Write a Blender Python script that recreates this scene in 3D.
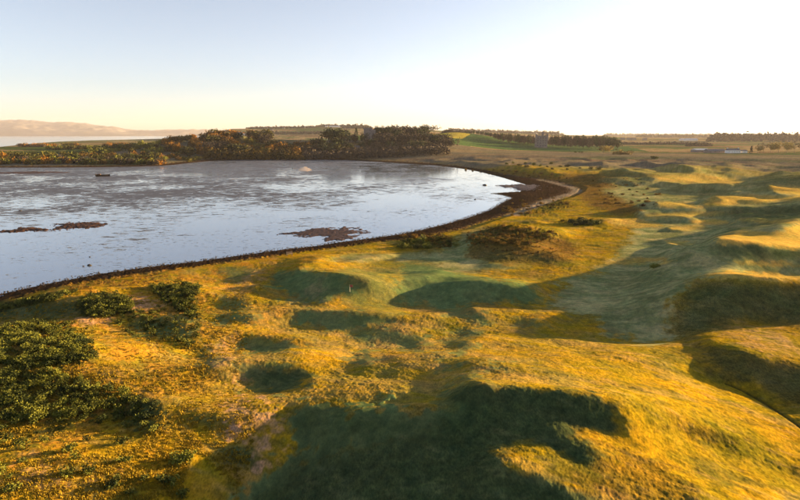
import bpy, bmesh, time
from mathutils import Vector, Matrix
import math, random
import numpy as np

# ---------------------------------------------------------------- camera and sun numbers
CAM_H = 30.0                    # drone height above the water
FPX = 540.0                     # focal length in pixels of an 800 px wide picture
PITCH = math.atan(115.3 / FPX)  # looking slightly down
SUN_AZ = math.radians(68.0)     # to the right of the view direction (+Y)
SUN_EL = math.radians(6.5)
CP, SP = math.cos(PITCH), math.sin(PITCH)

def px2dir(u, v):
    a = (u - 400.0) / FPX; b = (250.0 - v) / FPX
    return a, CP + b * SP, -SP + b * CP
def g0(u, v, z=0.0):
    """map survey point: where the sight line of the survey photograph meets height z"""
    dx, dy, dz = px2dir(u, v)
    t = (z - CAM_H) / dz
    return dx * t, dy * t
def at(u, d, z=0.0):
    """a place d metres ahead, in the direction of column u"""
    # zc = y*cp - (z-h)*sp
    zc = d * CP - (z - CAM_H) * SP
    return ((u - 400.0) / FPX * zc, d, z)
def proj(x, y, z):
    zc = np.maximum(y * CP - (z - CAM_H) * SP, 1e-3)
    yc = y * SP + (z - CAM_H) * CP
    return 400 + FPX * x / zc, 250 - FPX * yc / zc

# ---------------------------------------------------------------- small numpy tools
rng = np.random.default_rng(11)
def spectral(n, beta, lo, seed):
    r = np.random.default_rng(seed)
    k = np.fft.fftfreq(n)[:, None]; l = np.fft.rfftfreq(n)[None, :]
    f = np.sqrt(k * k + l * l); f[0, 0] = 1
    a = (f ** -beta) * (f > lo)
    z = np.fft.rfft2(r.standard_normal((n, n))) * a
    z[0, 0] = 0
    o = np.fft.irfft2(z, s=(n, n)); return (o / o.std()).astype(np.float32)
def bil(a, i, j, wrap=True):
    i0 = np.floor(i).astype(np.int64); j0 = np.floor(j).astype(np.int64)
    fi = (i - i0).astype(np.float32); fj = (j - j0).astype(np.float32)
    n, m = a.shape
    if wrap:
        i1 = (i0 + 1) % n; j1 = (j0 + 1) % m; i0 = i0 % n; j0 = j0 % m
    else:
        i1 = np.clip(i0 + 1, 0, n - 1); j1 = np.clip(j0 + 1, 0, m - 1)
        i0 = np.clip(i0, 0, n - 1); j0 = np.clip(j0, 0, m - 1)
    return (a[i0, j0] * (1 - fi) + a[i1, j0] * fi) * (1 - fj) + (a[i0, j1] * (1 - fi) + a[i1, j1] * fi) * fj
NZ = [spectral(512, 1.7, 0.006, s) for s in (1, 2, 3)]        # smooth hills
NF = [spectral(512, 1.1, 0.02, s) for s in (4, 5)]            # rougher
def noise(x, y, size, k=0, rough=False, rot=0.5, sx=1.0):
    """band of noise, main wavelength about `size` metres; sx stretches it"""
    c, s = math.cos(rot), math.sin(rot)
    a = (x * c - y * s) / sx; b = x * s + y * c
    f = 90.0 / size if not rough else 30.0 / size
    t = (NF if rough else NZ)[k % (2 if rough else 3)]
    return bil(t, a * f + 17 * k, b * f + 31 * k)
def sstep(a, b, x):
    t = np.clip((x - a) / (b - a), 0, 1); return t * t * (3 - 2 * t)
def poly_in(P, x, y):
    P = np.asarray(P, float); ins = np.zeros(x.shape, bool)
    x0, y0 = P[-1]
    for x1, y1 in P:
        if y1 != y0:
            c = ((y1 > y) != (y0 > y)) & (x < (x0 - x1) * (y - y1) / (y0 - y1) + x1)
            ins ^= c
        x0, y0 = x1, y1
    return ins
def poly_dist(P, x, y, closed=True):
    P = np.asarray(P, float); d = np.full(x.shape, 1e9, np.float32)
    n = len(P)
    for i in range(n if closed else n - 1):
        ax, ay = P[i]; bx, by = P[(i + 1) % n]
        ux, uy = bx - ax, by - ay; L = ux * ux + uy * uy + 1e-9
        t = np.clip(((x - ax) * ux + (y - ay) * uy) / L, 0, 1)
        d = np.minimum(d, np.hypot(x - ax - t * ux, y - ay - t * uy))
    return d
def raster(polys, base, W=800, Hh=500, y0=140, blur=1.0):
    a = np.full((Hh, W), base, np.float32)
    for val, P in polys:
        if len(P) == 4 and not hasattr(P[0], '__len__'):
            cx, cy, rx, ry = P
            P = [(cx + rx * math.cos(t), cy + ry * math.sin(t)) for t in np.linspace(0, 6.283, 13)[:-1]]
        us = [p[0] for p in P]; vs = [p[1] for p in P]
        i0, i1 = max(int(min(vs)) - 1, 0), min(int(max(vs)) + 2, Hh)
        j0, j1 = max(int(min(us)) - 1, 0), min(int(max(us)) + 2, W)
        if i1 <= i0 or j1 <= j0: continue
        yy, xx = np.mgrid[i0:i1, j0:j1] + 0.5
        m = poly_in(P, xx, yy)
        a[i0:i1, j0:j1][m] = val
    for sh, ax in ((blur * 1.6, 1), (blur * 0.8, 0)):
        r = int(3 * sh) + 1; k = np.exp(-0.5 * (np.arange(-r, r + 1) / sh) ** 2); k /= k.sum()
        p = np.pad(a, [(r, r) if q == ax else (0, 0) for q in (0, 1)], mode='edge')
        o = np.zeros_like(a)
        for q, w in enumerate(k):
            o += w * (p[:, q:q + W] if ax == 1 else p[q:q + Hh, :])
        a = o
    return a

# ---------------------------------------------------------------- survey of the links: which slopes face the low sun
# (value 1 = bank facing the sun, .5 = level ground, 0 = lee side), outlines as survey points
SLOPES = [
 # far right links, thin bands
 (.0, [(640,186),(700,178),(800,174),(800,262),(600,268),(615,258),(632,240),(628,222),(600,216),(600,205),(640,205)]),
 (.8, [(690,205),(745,199),(800,196),(800,200),(750,204),(700,209)]),
 (.75,[(640,215),(690,211),(735,213),(700,217),(650,219)]),
 (.85,[(735,219),(800,220),(800,223),(760,223)]),
 (.7, [(600,262),(640,257),(680,260),(650,263),(610,267)]),
 (.75,[(730,259),(800,264),(800,268),(740,264)]),
 (.6, [(660,251),(690,247),(712,250),(690,253)]),
 (.8, [(450,166),(520,163),(600,168),(600,176),(540,172),(480,170)]),
 (.6, [(600,160),(800,160),(800,176),(700,178),(600,170)]),
 (.1, [(645,166),(670,164),(696,168),(690,173),(660,171)]),
 (.15,[(600,171),(625,172),(655,179),(650,183),(615,180),(600,178)]),
 (.1, [(745,178),(770,176),(800,179),(800,189),(770,187),(750,184)]),
 (.9, [(650,176),(700,174),(740,180),(740,184),(690,183),(660,181)]),
 (.15,[(505,166),(540,169),(560,172),(530,172),(500,169)]),
 (.45, [(575,176),(640,176),(660,186),(662,212),(630,212),(600,205),(585,192)]),
 (.1,[(612,196),(640,200),(658,208),(630,208)]), (.15,[(590,180),(625,181),(640,186),(605,186)]), (.1,[(580,190),(600,192),(612,198),(590,197)]),
 (.85,[(600,184),(625,186),(640,195),(650,204),(636,202),(620,193),(600,190)]),
 (.9, [(768,185),(800,187),(800,195),(775,192)]),
 (.1, [(652,189),(690,186),(725,188),(745,193),(715,196),(670,194)]),
 (.8, [(712,196),(745,195),(765,198),(760,203),(728,202)]),
 (.85,[(655,202),(690,203),(702,207),(680,209),(658,207)]),
 (.15,[(700,206),(740,203),(800,206),(800,219),(770,217),(730,218),(705,214)]),
 (.9, [(690,220),(712,219),(735,222),(715,225),(694,224)]),
 (.1, [(702,222),(740,220),(775,223),(792,230),(768,231),(730,229),(708,227)]),
 (.95,[(714,238),(740,230),(775,232),(800,224),(800,249),(770,246),(740,243),(720,243)]),
 (.9, [(668,226),(705,225),(708,229),(690,231),(670,230)]),
 (.1, [(655,236),(675,231),(700,232),(705,238),(690,241),(665,241)]),
 (.85,[(664,241),(692,241),(690,244),(668,244)]),
 (.1, [(705,243),(730,240),(770,246),(800,250),(800,262),(750,258),(712,252)]),
 (.15,[(630,252),(655,248),(700,250),(702,258),(670,262),(635,260)]),
 (.8, [(600,218),(640,219),(668,226),(640,228),(615,226)]),
 # dune bank right of the bay
 (.55,[(455,222),(500,208),(545,196),(600,205),(620,218),(530,232),(470,240)]),
 (.9, [(530,216),(560,215),(600,222),(605,228),(560,228),(535,222)]),
 (.05,[(560,221),(580,219),(600,223),(596,226),(570,226)]),
 (.33,[(462,232),(490,240),(545,250),(575,262),(590,268),(560,266),(520,262),(480,262),(465,254),(470,245)]),
 (.45, [(480,228),(520,232),(560,236),(575,244),(530,246),(490,240)]),
 (.95,[(530,243),(560,232),(585,226),(618,218),(628,225),(624,234),(632,240),(625,246),(612,255),(618,259),(598,266),(594,270),(575,262),(555,252),(530,250)]),
 (.5, [(560,236),(590,236),(600,244),(580,248)]),
 # path hollow in shade
 (.12,[(400,251),(450,254),(458,246),(462,236),(480,228),(505,222),(475,236),(466,246),(468,256),(480,262),(510,265),(540,266),(500,268),(470,272),(455,272),(440,263),(400,262)]),
 (.8, [(455,232),(475,229),(474,232),(458,235)]),
 (.05,[(398,239),(420,236),(452,240),(453,247),(425,250),(398,249)]),
 (.8, [(398,236),(425,233),(452,237),(450,239),(420,238),(398,239)]),
 # teal valley on the right
 (.1, [(565,277),(580,274),(598,276),(598,270),(612,262),(640,258),(720,262),(800,262),(800,276),(712,275),(690,285),(675,300),(672,343),(640,342),(622,337),(612,330),(618,318),(600,317),(575,312),(545,304),(558,297),(568,287)]),
 (1., [(430,260),(450,262),(456,273),(480,274),(505,269),(540,266),(575,272),(598,276),(592,280),(570,277),(556,276),(567,283),(558,295),(545,297),(535,290),(510,281),(480,277),(445,277),(425,279),(400,286),(400,262)]),
 (.6, [(400,263),(430,262),(440,270),(430,276),(410,288),(400,292)]),
 (.15,[(528,268),(540,265),(555,266),(568,270),(560,273),(545,271)]),
 (.15,[(530,272),(545,272),(560,275),(565,278),(540,276)]),
 (.03,[(404,300),(412,290),(425,281),(445,278),(470,279),(500,282),(530,291),(538,298),(530,303),(490,303),(472,307),(448,309),(436,308),(418,305)]),
 (.95,[(472,304),(500,302),(540,304),(545,308),(510,308),(480,306)]),
 (.1, [(447,311),(470,308),(485,314),(492,321),(480,324),(463,322),(452,316)]),
 (.25,[(490,316),(505,319),(500,322),(488,320)]),
 (.08,[(508,320),(530,319),(550,326),(562,330),(540,330),(520,327)]),
 (.1, [(570,320),(582,317),(602,324),(606,331),(580,326)]),
 (.15,(467,334,13,3)), (.1,(457,345,15,4)), (.15,(412,343,12,8)), (.2,(408,320,12,2.5)), (.15,(447,326,12,2.5)),
 (.15,(458,364,12,3.5)), (.1,(490,367,12,4)), (.1,(525,363,8,2.5)), (.2,(562,363,9,2)), (.25,(530,336,8,1.5)),
 (.2,(548,368,7,1.6)), (.25,(595,362,7,2)),(.2,(432,374,9,3)),
 # golden flats
 (.7, [(475,330),(540,334),(600,340),(672,346),(690,362),(700,374),(620,374),(540,376),(470,376),(490,350)]),
 (.95,[(560,372),(600,352),(640,346),(680,347),(692,362),(705,374),(640,374)]),
 # green with the flag
 (1., [(298,270),(318,259),(345,256),(372,268),(345,270),(315,268)]),
 (.75,[(345,272),(400,262),(404,300),(395,312),(345,310),(328,300),(345,295),(372,288),(384,286),(372,278)]),
 (.15,[(330,260),(345,257),(372,254),(400,254),(360,260),(340,263)]),
 (.05,[(272,282),(278,273),(292,270),(312,271),(340,273),(360,278),(374,284),(372,287),(345,292),(327,294),(320,300),(308,303),(295,302),(285,298),(280,291)]),
 (.12,[(258,268),(270,260),(285,259),(300,262),(285,269),(268,273)]),
 (.9, [(250,292),(280,297),(300,304),(340,308),(330,312),(290,312),(255,304),(240,296)]),
 # hollows between, left centre
 (.05,[(220,270),(235,266),(250,271),(252,280),(234,284),(222,279)]),
 (1., [(200,277),(215,273),(224,283),(229,290),(212,292),(200,290)]),
 (.08,[(217,303),(225,299),(243,300),(253,304),(240,309),(222,308)]),
 (.9, [(215,310),(240,311),(256,306),(262,312),(240,313)]),
 (.03,[(217,321),(222,314),(238,312),(252,315),(258,320),(250,323),(225,324)]),
 (.9, [(214,325),(240,326),(262,321),(268,328),(235,331),(216,330)]),
 (.04,[(240,348),(243,337),(258,336),(275,338),(296,342),(285,350),(262,353),(244,351)]),
 (.05,[(295,316),(300,310),(325,310),(345,314),(400,318),(402,323),(375,320),(352,326),(330,328),(310,325),(298,320)]),
 (.9, [(290,330),(330,332),(350,330),(350,340),(315,345),(300,340)]),
 (.12,[(350,334),(365,329),(400,332),(400,341),(375,342),(358,339)]),
 (.05,(363,354,6,2.5)), (.1,(390,358,8,3)), (.08,(358,368,8,6)), (.12,(396,371,8,3)),
 (.9, [(300,352),(345,348),(350,362),(320,368),(305,362)]),
 (.0, [(240,377),(255,369),(275,365),(300,368),(314,376),(310,385),(290,391),(265,392),(250,388)]),
 (.9, [(236,388),(262,395),(300,394),(300,399),(250,400)]),
 (.15,[(205,345),(214,348),(218,360),(226,364),(205,362),(196,356)]),
 (.08,[(136,322),(160,318),(186,325),(192,335),(170,338),(150,332)]),
 (.85,[(150,340),(185,345),(195,360),(160,370),(130,360)]),
 # far left dunes
 (.85,[(60,285),(100,280),(150,272),(200,268),(200,272),(150,281),(100,288),(60,296)]),
 (.2, [(150,288),(170,284),(198,290),(195,300),(172,296)]),
 (.15,[(30,300),(70,300),(95,305),(100,316),(70,318),(40,322),(0,322),(0,310)]),
 (.6, [(0,326),(30,322),(60,325),(90,330),(95,350),(70,365),(0,365)]),
 (.9, [(88,318),(110,316),(132,322),(150,340),(140,372),(100,358),(88,338)]),
 (.5,[(0,365),(80,368),(110,380),(100,420),(40,440),(0,430)]),
 (.05,[(122,400),(145,396),(160,405),(158,430),(140,436),(124,425)]),
 (.72, [(0,430),(120,430),(160,450),(160,500),(0,500)]),
 (.0, [(168,456),(180,452),(193,453),(194,463),(180,465),(165,465)]),
 (.1, [(155,458),(170,455),(170,466),(155,468)]),
 (1., [(194,450),(198,451),(198,464),(195,464)]),
 (.1, [(48,459),(60,461),(76,470),(70,471),(52,464)]),
 (.15,[(0,469),(20,471),(42,482),(36,487),(14,480),(0,477)]),
 (1., [(166,378),(200,375),(232,390),(236,410),(215,412),(180,400)]),
 (.85,[(195,440),(205,438),(205,450),(200,470),(238,470),(275,452),(268,472),(236,500),(190,500),(196,470)]),
 (1., [(150,445),(190,440),(236,470),(236,500),(120,504)]),
 (.08, [(168,456),(180,452),(193,453),(194,463),(180,465),(165,465)]),
 # lower centre
 (.05,[(180,411),(215,416),(233,421),(246,427),(228,428),(200,426),(182,420)]),
 (.05,[(212,451),(222,446),(245,447),(258,452),(252,459),(258,463),(245,469),(228,466),(213,460)]),
 (.9, [(246,430),(285,432),(300,445),(300,449),(270,450),(250,440)]),
 # big lee slope along the bottom
 (.02,[(236,500),(255,485),(272,470),(278,458),(300,454),(311,449),(302,444),(300,428),(287,426),(287,415),(291,402),(302,401),(310,414),(328,417),(345,411),(365,419),(377,420),(400,406),(438,407),(444,395),(442,379),(452,376),(475,377),(487,383),(488,391),(510,388),(540,386),(580,391),(620,404),(634,436),(615,438),(600,430),(575,424),(555,424),(560,432),(575,440),(600,447),(600,462),(575,462),(556,450),(545,441),(525,438),(512,445),(490,445),(500,455),(508,468),(540,478),(565,488),(592,500)]),
 (.8, [(345,412),(352,410),(373,415),(374,419),(360,420)]),
 (.8, [(345,401),(370,400),(378,404),(350,405)]),
 (.62,[(488,445),(508,448),(520,455),(545,452),(562,463),(600,463),(640,480),(640,500),(596,500),(566,486),(540,476),(508,466)]),
 (.7, [(555,425),(580,427),(600,432),(630,440),(680,480),(700,500),(640,500),(600,462),(580,440)]),
 (.95,[(444,374),(520,374),(620,374),(700,374),(740,393),(762,406),(800,428),(800,470),(760,450),(700,425),(640,403),(585,390),(540,385),(488,388),(487,381),(470,376)]),
 (.85,[(630,405),(700,425),(760,450),(800,470),(800,500),(700,500),(650,455),(634,436)]),
 (.5, [(600,442),(640,455),(690,480),(712,500),(620,500)]),
 (.3, [(670,428),(700,426),(730,435),(746,446),(720,447),(690,438)]),
 (.3, [(738,474),(752,473),(765,482),(750,484)]),
 (.35,[(770,458),(800,466),(800,473),(775,464)]),
 # shaded bank, upper right of the foreground
 (.9, [(705,275),(730,271.5),(760,274),(800,276),(800,281),(760,279),(735,277),(712,278)]),
 (.03,[(712,279),(735,278),(800,282),(800,326),(740,322),(700,335),(676,344),(671,340),(672,315),(685,293)]),
 (.85,[(716,328),(755,324),(780,330),(800,332),(800,356),(788,358),(760,348),(745,341),(735,338)]),
 (.85,[(676,345),(690,342),(700,352),(693,354)]),
 (.1, [(680,345),(705,343),(740,346),(790,362),(800,365),(800,412),(770,396),(745,383),(715,375),(697,360)]),
 (.75,[(714,339),(742,341),(775,354),(790,361),(770,357),(742,345)]),
 (.6, [(735,384),(760,388),(800,410),(800,426),(765,404),(745,393)]),
 (.1, [(745,386),(765,392),(800,412),(790,411),(762,397)]),
]
# ---------------------------------------------------------------- bay, shore and coast outlines (survey points on the water level)
SHORE_PX = [(-260,372),(-120,334),(0,294),(50,283),(100,273.5),(150,266.5),(200,261),(245,254.5),(290,248.5),(312,246.5),(340,242),(372,238),(400,234),(425,229),(445,224),(470,217),(490,210),
            (502,203),(512,198),(505,195.5),(492,193.5),(520,191.5),(523,189),(528,185.5),(515,181.5),(500,177),(480,172),(460,168.3),(430,165),(400,163.2),(370,161.5),(345,160),(300,159.2),(250,159.5),
            (215,160.5),(195,162.5),(170,165.3),(140,166.5),(100,167.3),(50,167.6),(0,167.6),(-120,168),(-300,170),(-420,180),(-420,260)]
BAY = [g0(u, v) for u, v in SHORE_PX]
SEA_PX = [(-900,150),(-200,150),(0,148.2),(20,146),(38,144.0),(60,142.3),(90,141.0),(130,140.0),(175,138.8),(205,138.2),(232,137.4),(240,136.6)]
SEA = [g0(u, v) for u, v in SEA_PX] + [(-2000, 12000), (-30000, 12000)]
BASIN_PX = [(-420,430),(-260,384),(-120,346),(0,303),(50,290),(100,281),(150,274),(200,267),(245,261),(290,254.5),(340,248),(372,243.5),(400,241),(430,236),(462,230),(480,224),(505,216),(530,208),(552,202),(566,198),(577,193),(580,189),
            (573,186),(560,182),(540,179),(520,177),(500,173.5),(480,169.5),(460,166.5),(430,163.6),(400,161.8),(370,160.3),(345,158.8),(300,158),(250,158),(215,159),(190,161.3),(165,164.2),(140,165.5),(100,166.3),(50,166.6),(0,166.6),(-120,167),(-300,168.5),(-480,178)]
BASIN = [g0(u, v) for u, v in BASIN_PX]
RIDGES = []

def gauss(x, y, cx, cy, rx, ry, rot=0.0):
    c, s = math.cos(rot), math.sin(rot)
    a = ((x - cx) * c + (y - cy) * s) / rx; b = (-(x - cx) * s + (y - cy) * c) / ry
    return np.exp(-0.5 * (a * a + b * b))
def far_ground(x, y):
    """large, smooth relief beyond the links"""
    z = np.zeros_like(x)
    r = np.hypot(x, y)
    X = lambda u, d: (u - 400.) / FPX * d * 1.02
    z += 18 * gauss(x, y, X(238, 850), 850, 95, 80)
    z += 9 * gauss(x, y, X(350, 870), 870, 85, 90) + 8 * gauss(x, y, X(400, 900), 900, 80, 90) + 24 * gauss(x, y, X(356, 1160), 1170, 48, 90)
    z += 14 * gauss(x, y, X(425, 1000), 1010, 60, 90)
    z += 5 * gauss(x, y, X(90, 1000), 1000, 260, 220)
    z += 25 * gauss(x, y, X(448, 1330), 1330, 85, 170) + 9 * gauss(x, y, X(480, 1250), 1250, 120, 120)
    z += 34 * gauss(x, y, X(238, 1560), 1560, 60, 160)
    # rising hillside with the village, falling away to the plain on the right
    uu = 400 + x / np.maximum(y, 1) / 1.02 * FPX
    top = np.interp(uu, [205, 222, 240, 300, 330, 350, 400, 450, 560, 640, 800, 1000], [0, 44, 58, 62, 70, 66, 62, 46, 24, 8, 4, 4])
    z += top * sstep(2000, 3150, r) * (1 - 0.4 * sstep(3900, 6000, r)) * sstep(1200, 2400, y)
    return z
def base_height(x, y):
    """everything except the dunes"""
    dB = poly_dist(BASIN, x, y); dB = np.where(poly_in(BASIN, x, y), -dB, dB)
    dW = poly_dist(BAY, x, y); dW = np.where(poly_in(BAY, x, y), -dW, dW)
    dS = poly_dist(SEA[:-2] , x, y, closed=False); dS = np.where(poly_in(SEA, x, y), -dS, dS)
    land = 0.30 + 0.35 * sstep(0, 4, dB) + 2.6 * sstep(5, 70, dB)
    land = land + RAISE * sstep(20, 120, dB) * (1 - sstep(620, 950, np.hypot(x, y))) * sstep(-260, -60, x + 0.25 * y)
    beach = np.clip(0.06 * np.maximum(dW, 0), 0, 0.5)
    z = np.where(dB > 0, land, beach)
    z = np.where(dW < 0, -0.05 - 1.2 * sstep(0, 10, -dW), z)
    z = z + far_ground(x, y) * sstep(5, 130, dB) * sstep(0, 200, dS)
    z = np.where(dS < 0, -0.5 - 2 * sstep(0, 60, -dS), z)
    return z, dB, dW, dS

# ---------------------------------------------------------------- dune relief from the slope survey
LAM, MU, STEP, RAISE = 90.0, 0.06, 0.6, 3.0
TE = math.tan(SUN_EL)
TX, TY = -math.sin(SUN_AZ), -math.cos(SUN_AZ)      # the way sunlight travels
QX, QY = -TY, TX
CELL = 0.8; NG = 1350
GX0, GY0 = 60.0, 370.0
def grid_xy():
    p = (np.arange(NG) - NG / 2) * CELL
    P, Q = np.meshgrid(p, p, indexing='ij')
    return GX0 + P * TX + Q * QX, GY0 + P * TY + Q * QY
def grid_ij(x, y):
    dx, dy = x - GX0, y - GY0
    return (dx * TX + dy * TY) / CELL + NG / 2, (dx * QX + dy * QY) / CELL + NG / 2
def solve_dunes(nit=26, verbose=False):
    T = raster(SLOPES, 0.56, blur=0.9); T2 = raster(SLOPES, 0.56, blur=3.0)
    T = 0.06 + 0.94 * T; T2 = 0.10 + 0.90 * T2
    wv = sstep(225, 330, np.arange(500) + 0.0)[:, None].astype(np.float32); T = T * (1 - wv) + T2 * wv
    gx, gy = grid_xy()
    gx = gx.astype(np.float32); gy = gy.astype(np.float32)
    zb, dB, dW, dS = base_height(gx, gy)
    zb = zb.astype(np.float32)
    keep = (sstep(2.0, 26, dB) * (1 - sstep(560, 680, np.hypot(gx, gy)))).astype(np.float32)
    keep *= sstep(6, 20, gy + np.abs(gx) * 0.2).astype(np.float32) * 0.999
    out = (0.5 + 0.06 * noise(gx, gy, 60, 0, sx=1.4)).astype(np.float32)
    kt = (np.fft.fftfreq(NG) * 2 * np.pi / CELL)[:, None]; kq = (np.fft.rfftfreq(NG) * 2 * np.pi / CELL)[None, :]
    kk = kt ** 2 + MU * kq ** 2 + (1 / LAM) ** 2 + 0.09 * (kt**2 + kq**2)**2
    flt = (-1j * kt) / kk
    tn = (0.12 * noise(gx, gy, 18, 1, sx=1.6, rot=0.2) * (1 + 0.8 * sstep(90, 160, gy)) + 0.06 * noise(gx, gy, 7, 2, rough=True, sx=2.0, rot=0.1) * sstep(15, 60, gy)).astype(np.float32)
    h = np.zeros_like(zb); g = None
    for it in range(nit):
        z = zb + keep * h
        soft = 0.6; z = np.where(keep > 0.01, soft + np.log1p(np.exp(np.clip((z - soft) * 2, -30, 30))) / 2, z)
        if it % 5 == 0:
            u, v = proj(gx, gy, z)
            ok = (u > 2) & (u < 798) & (v > 158) & (v < 499.5) & (gy > 8)
            t = bil(T, np.clip(v - .5, 0, 499), np.clip(u - .5, 0, 799), wrap=False)
            edge = sstep(-40, 10, np.minimum(np.minimum(u, 800 - u), 500 - v)) * (gy > 10)
            tc = bil(T, np.clip(v - .5, 158, 499), np.clip(u - .5, 0, 799), wrap=False)
            t = np.where(ok, t, tc * edge + out * (1 - edge))
            t = t + tn * np.clip(t * 1.6, .15, 1)
            want = np.clip((t - 0.28) / 0.72, 0, 1) * 0.38
            if g is None: g = (t - 0.5) * 0.45
        s = np.empty_like(z); s[0] = z[0]; cur = z[0]
        for i in range(1, NG):
            cur = np.maximum(z[i], cur - TE * CELL); s[i] = cur
        sl = np.empty_like(z); sl[1:-1] = (z[2:] - z[:-2]) / (2 * CELL); sl[0] = sl[-1] = 0
        sq = np.empty_like(z); sq[:, 1:-1] = (z[:, 2:] - z[:, :-2]) / (2 * CELL); sq[:, 0] = sq[:, -1] = 0
        lit = np.clip(1 - (s - z) / 0.12, 0, 1)
        B = np.clip(math.sin(SUN_EL) + math.cos(SUN_EL) * sl, 0, 1) / np.sqrt(1 + sl * sl + sq * sq) * lit
        e = want - B
        e = np.where((want > 0.05) & (lit < 0.5), e * 1.6, e)
        # shaded ground that is in shade already needs nothing
        e = np.where((want < 0.01) & (B > 0.0), -0.08 - B, e)
        if verbose and it % 5 == 0:
            m = ok & (dB > 16) & (gy < 560)
            print(it, 'err', float(np.abs(np.clip(want, 0, 1) - B)[m].mean()), 'shade agree', float(((want < .05) == (B < .04))[m].mean()), 'h', float(h.min()), float(h.max()))
        g = np.clip(g + STEP * (0.25 + 0.75 * math.exp(-it / 14)) * e, -0.27, 0.44)
        h = np.fft.irfft2(np.fft.rfft2(g) * flt, s=(NG, NG)).astype(np.float32)
        h = np.clip(h, -12, 14)
    return z.astype(np.float32), (lit * (B > 0.03)), B, (gx, gy), T
# ---------------------------------------------------------------- light and picture settings
SKY_STR = 0.05; SKY_AIR = 0.72; SKY_DUST = 0.7; SKY_OZ = 1.3; SKY_SAT = 0.62
SUN_STR = 5.0; SUN_COL = (1.0, 0.66, 0.26); EXPOSURE = 2.7
NIT = 46; GCOLS = 1060; GPX = 0.55
MUD_WET = (0.28, 0.335, 0.41); MUD_DRY = (0.040, 0.036, 0.042); MUD_MET = 0.8
HAZE = 0.000034
# ================================================================ scene, camera, sky, sun
T0 = time.time()
for o in list(bpy.data.objects): bpy.data.objects.remove(o)
S = bpy.context.scene
C = S.collection
cam_d = bpy.data.cameras.new('camera'); cam = bpy.data.objects.new('camera', cam_d); C.objects.link(cam)
cam_d.sensor_width = 36.0; cam_d.lens = 36.0 * FPX / 800.0
cam_d.clip_start = 0.5; cam_d.clip_end = 60000
cam.location = (0, 0, CAM_H); cam.rotation_euler = (math.pi / 2 - PITCH, 0, 0)
S.camera = cam
W = bpy.data.worlds.new('World'); S.world = W; W.use_nodes = True
wn = W.node_tree; wn.nodes.clear()
sky = wn.nodes.new('ShaderNodeTexSky'); sky.sky_type = 'NISHITA'; sky.sun_disc = False
sky.sun_elevation = SUN_EL; sky.sun_rotation = SUN_AZ
sky.air_density = SKY_AIR; sky.dust_density = SKY_DUST; sky.ozone_density = SKY_OZ; sky.altitude = 0
bg = wn.nodes.new('ShaderNodeBackground'); bg.inputs[1].default_value = SKY_STR
wo = wn.nodes.new('ShaderNodeOutputWorld')
hs = wn.nodes.new('ShaderNodeHueSaturation'); hs.inputs['Saturation'].default_value = SKY_SAT
mt_ = wn.nodes.new('ShaderNodeMix'); mt_.data_type = 'RGBA'; mt_.blend_type = 'MULTIPLY'; mt_.inputs[0].default_value = 1.0; mt_.inputs[7].default_value = (0.965, 0.962, 1.01, 1)
wn.links.new(sky.outputs[0], hs.inputs['Color']); wn.links.new(hs.outputs[0], mt_.inputs[6]); wn.links.new(mt_.outputs[2], bg.inputs[0]); wn.links.new(bg.outputs[0], wo.inputs[0])
sd = bpy.data.lights.new('sun', 'SUN'); sd.energy = SUN_STR; sd.angle = math.radians(0.9); sd.color = SUN_COL
sun = bpy.data.objects.new('sun', sd); C.objects.link(sun)
sv = Vector((math.sin(SUN_AZ) * math.cos(SUN_EL), math.cos(SUN_AZ) * math.cos(SUN_EL), math.sin(SUN_EL)))
sun.rotation_euler = sv.to_track_quat('Z', 'Y').to_euler(); sun.location = (200, 80, 60)
S.view_settings.view_transform = 'Standard'; S.view_settings.look = 'None'
S.view_settings.exposure = EXPOSURE; S.view_settings.gamma = 1.0
S.view_settings.use_curve_mapping = False

# ================================================================ material helpers
def nt(name):
    m = bpy.data.materials.new(name); m.use_nodes = True
    t = m.node_tree; p = t.nodes['Principled BSDF']; return m, t, p
def nn(t, typ, **kw):
    n = t.nodes.new(typ)
    for k, v in kw.items():
        if isinstance(k, str) and k.startswith('i_'): n.inputs[k[2:].replace('_', ' ')].default_value = v
        else: setattr(n, k, v)
    return n
def noise_n(t, co, scale, detail=3, rough=0.55, dist=0.0):
    n = nn(t, 'ShaderNodeTexNoise'); n.inputs['Scale'].default_value = scale; n.inputs['Detail'].default_value = detail
    n.inputs['Roughness'].default_value = rough; n.inputs['Distortion'].default_value = dist
    if co is not None: t.links.new(co, n.inputs['Vector'])
    return n
def ramp(t, fac, stops):
    r = nn(t, 'ShaderNodeValToRGB'); e = r.color_ramp.elements
    while len(e) < len(stops): e.new(0.5)
    for q, (p, c) in zip(e, stops):
        q.position = p; q.color = (c, c, c, 1) if not hasattr(c, '__len__') else (*c, 1)
    t.links.new(fac, r.inputs[0]); return r
def mix(t, a, b, fac, mode='MIX'):
    m = nn(t, 'ShaderNodeMix', data_type='RGBA', blend_type=mode)
    for s, v in ((m.inputs[6], a), (m.inputs[7], b), (m.inputs[0], fac)):
        if hasattr(v, 'links'): t.links.new(v, s)
        elif hasattr(v, '__len__'): s.default_value = (*v, 1)
        else: s.default_value = v if s.type == 'VALUE' else (v, v, v, 1)
    return m.outputs[2]
def math_n(t, op, a, b=0.0):
    m = nn(t, 'ShaderNodeMath', operation=op)
    for s, v in ((m.inputs[0], a), (m.inputs[1], b)):
        if hasattr(v, 'links'): t.links.new(v, s)
        else: s.default_value = v
    return m.outputs[0]
def bump(t, p, h, dist=0.1, strength=1.0):
    b = nn(t, 'ShaderNodeBump'); b.inputs['Distance'].default_value = dist; b.inputs['Strength'].default_value = strength
    t.links.new(h, b.inputs['Height']); t.links.new(b.outputs[0], p.inputs['Normal']); return b
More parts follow.
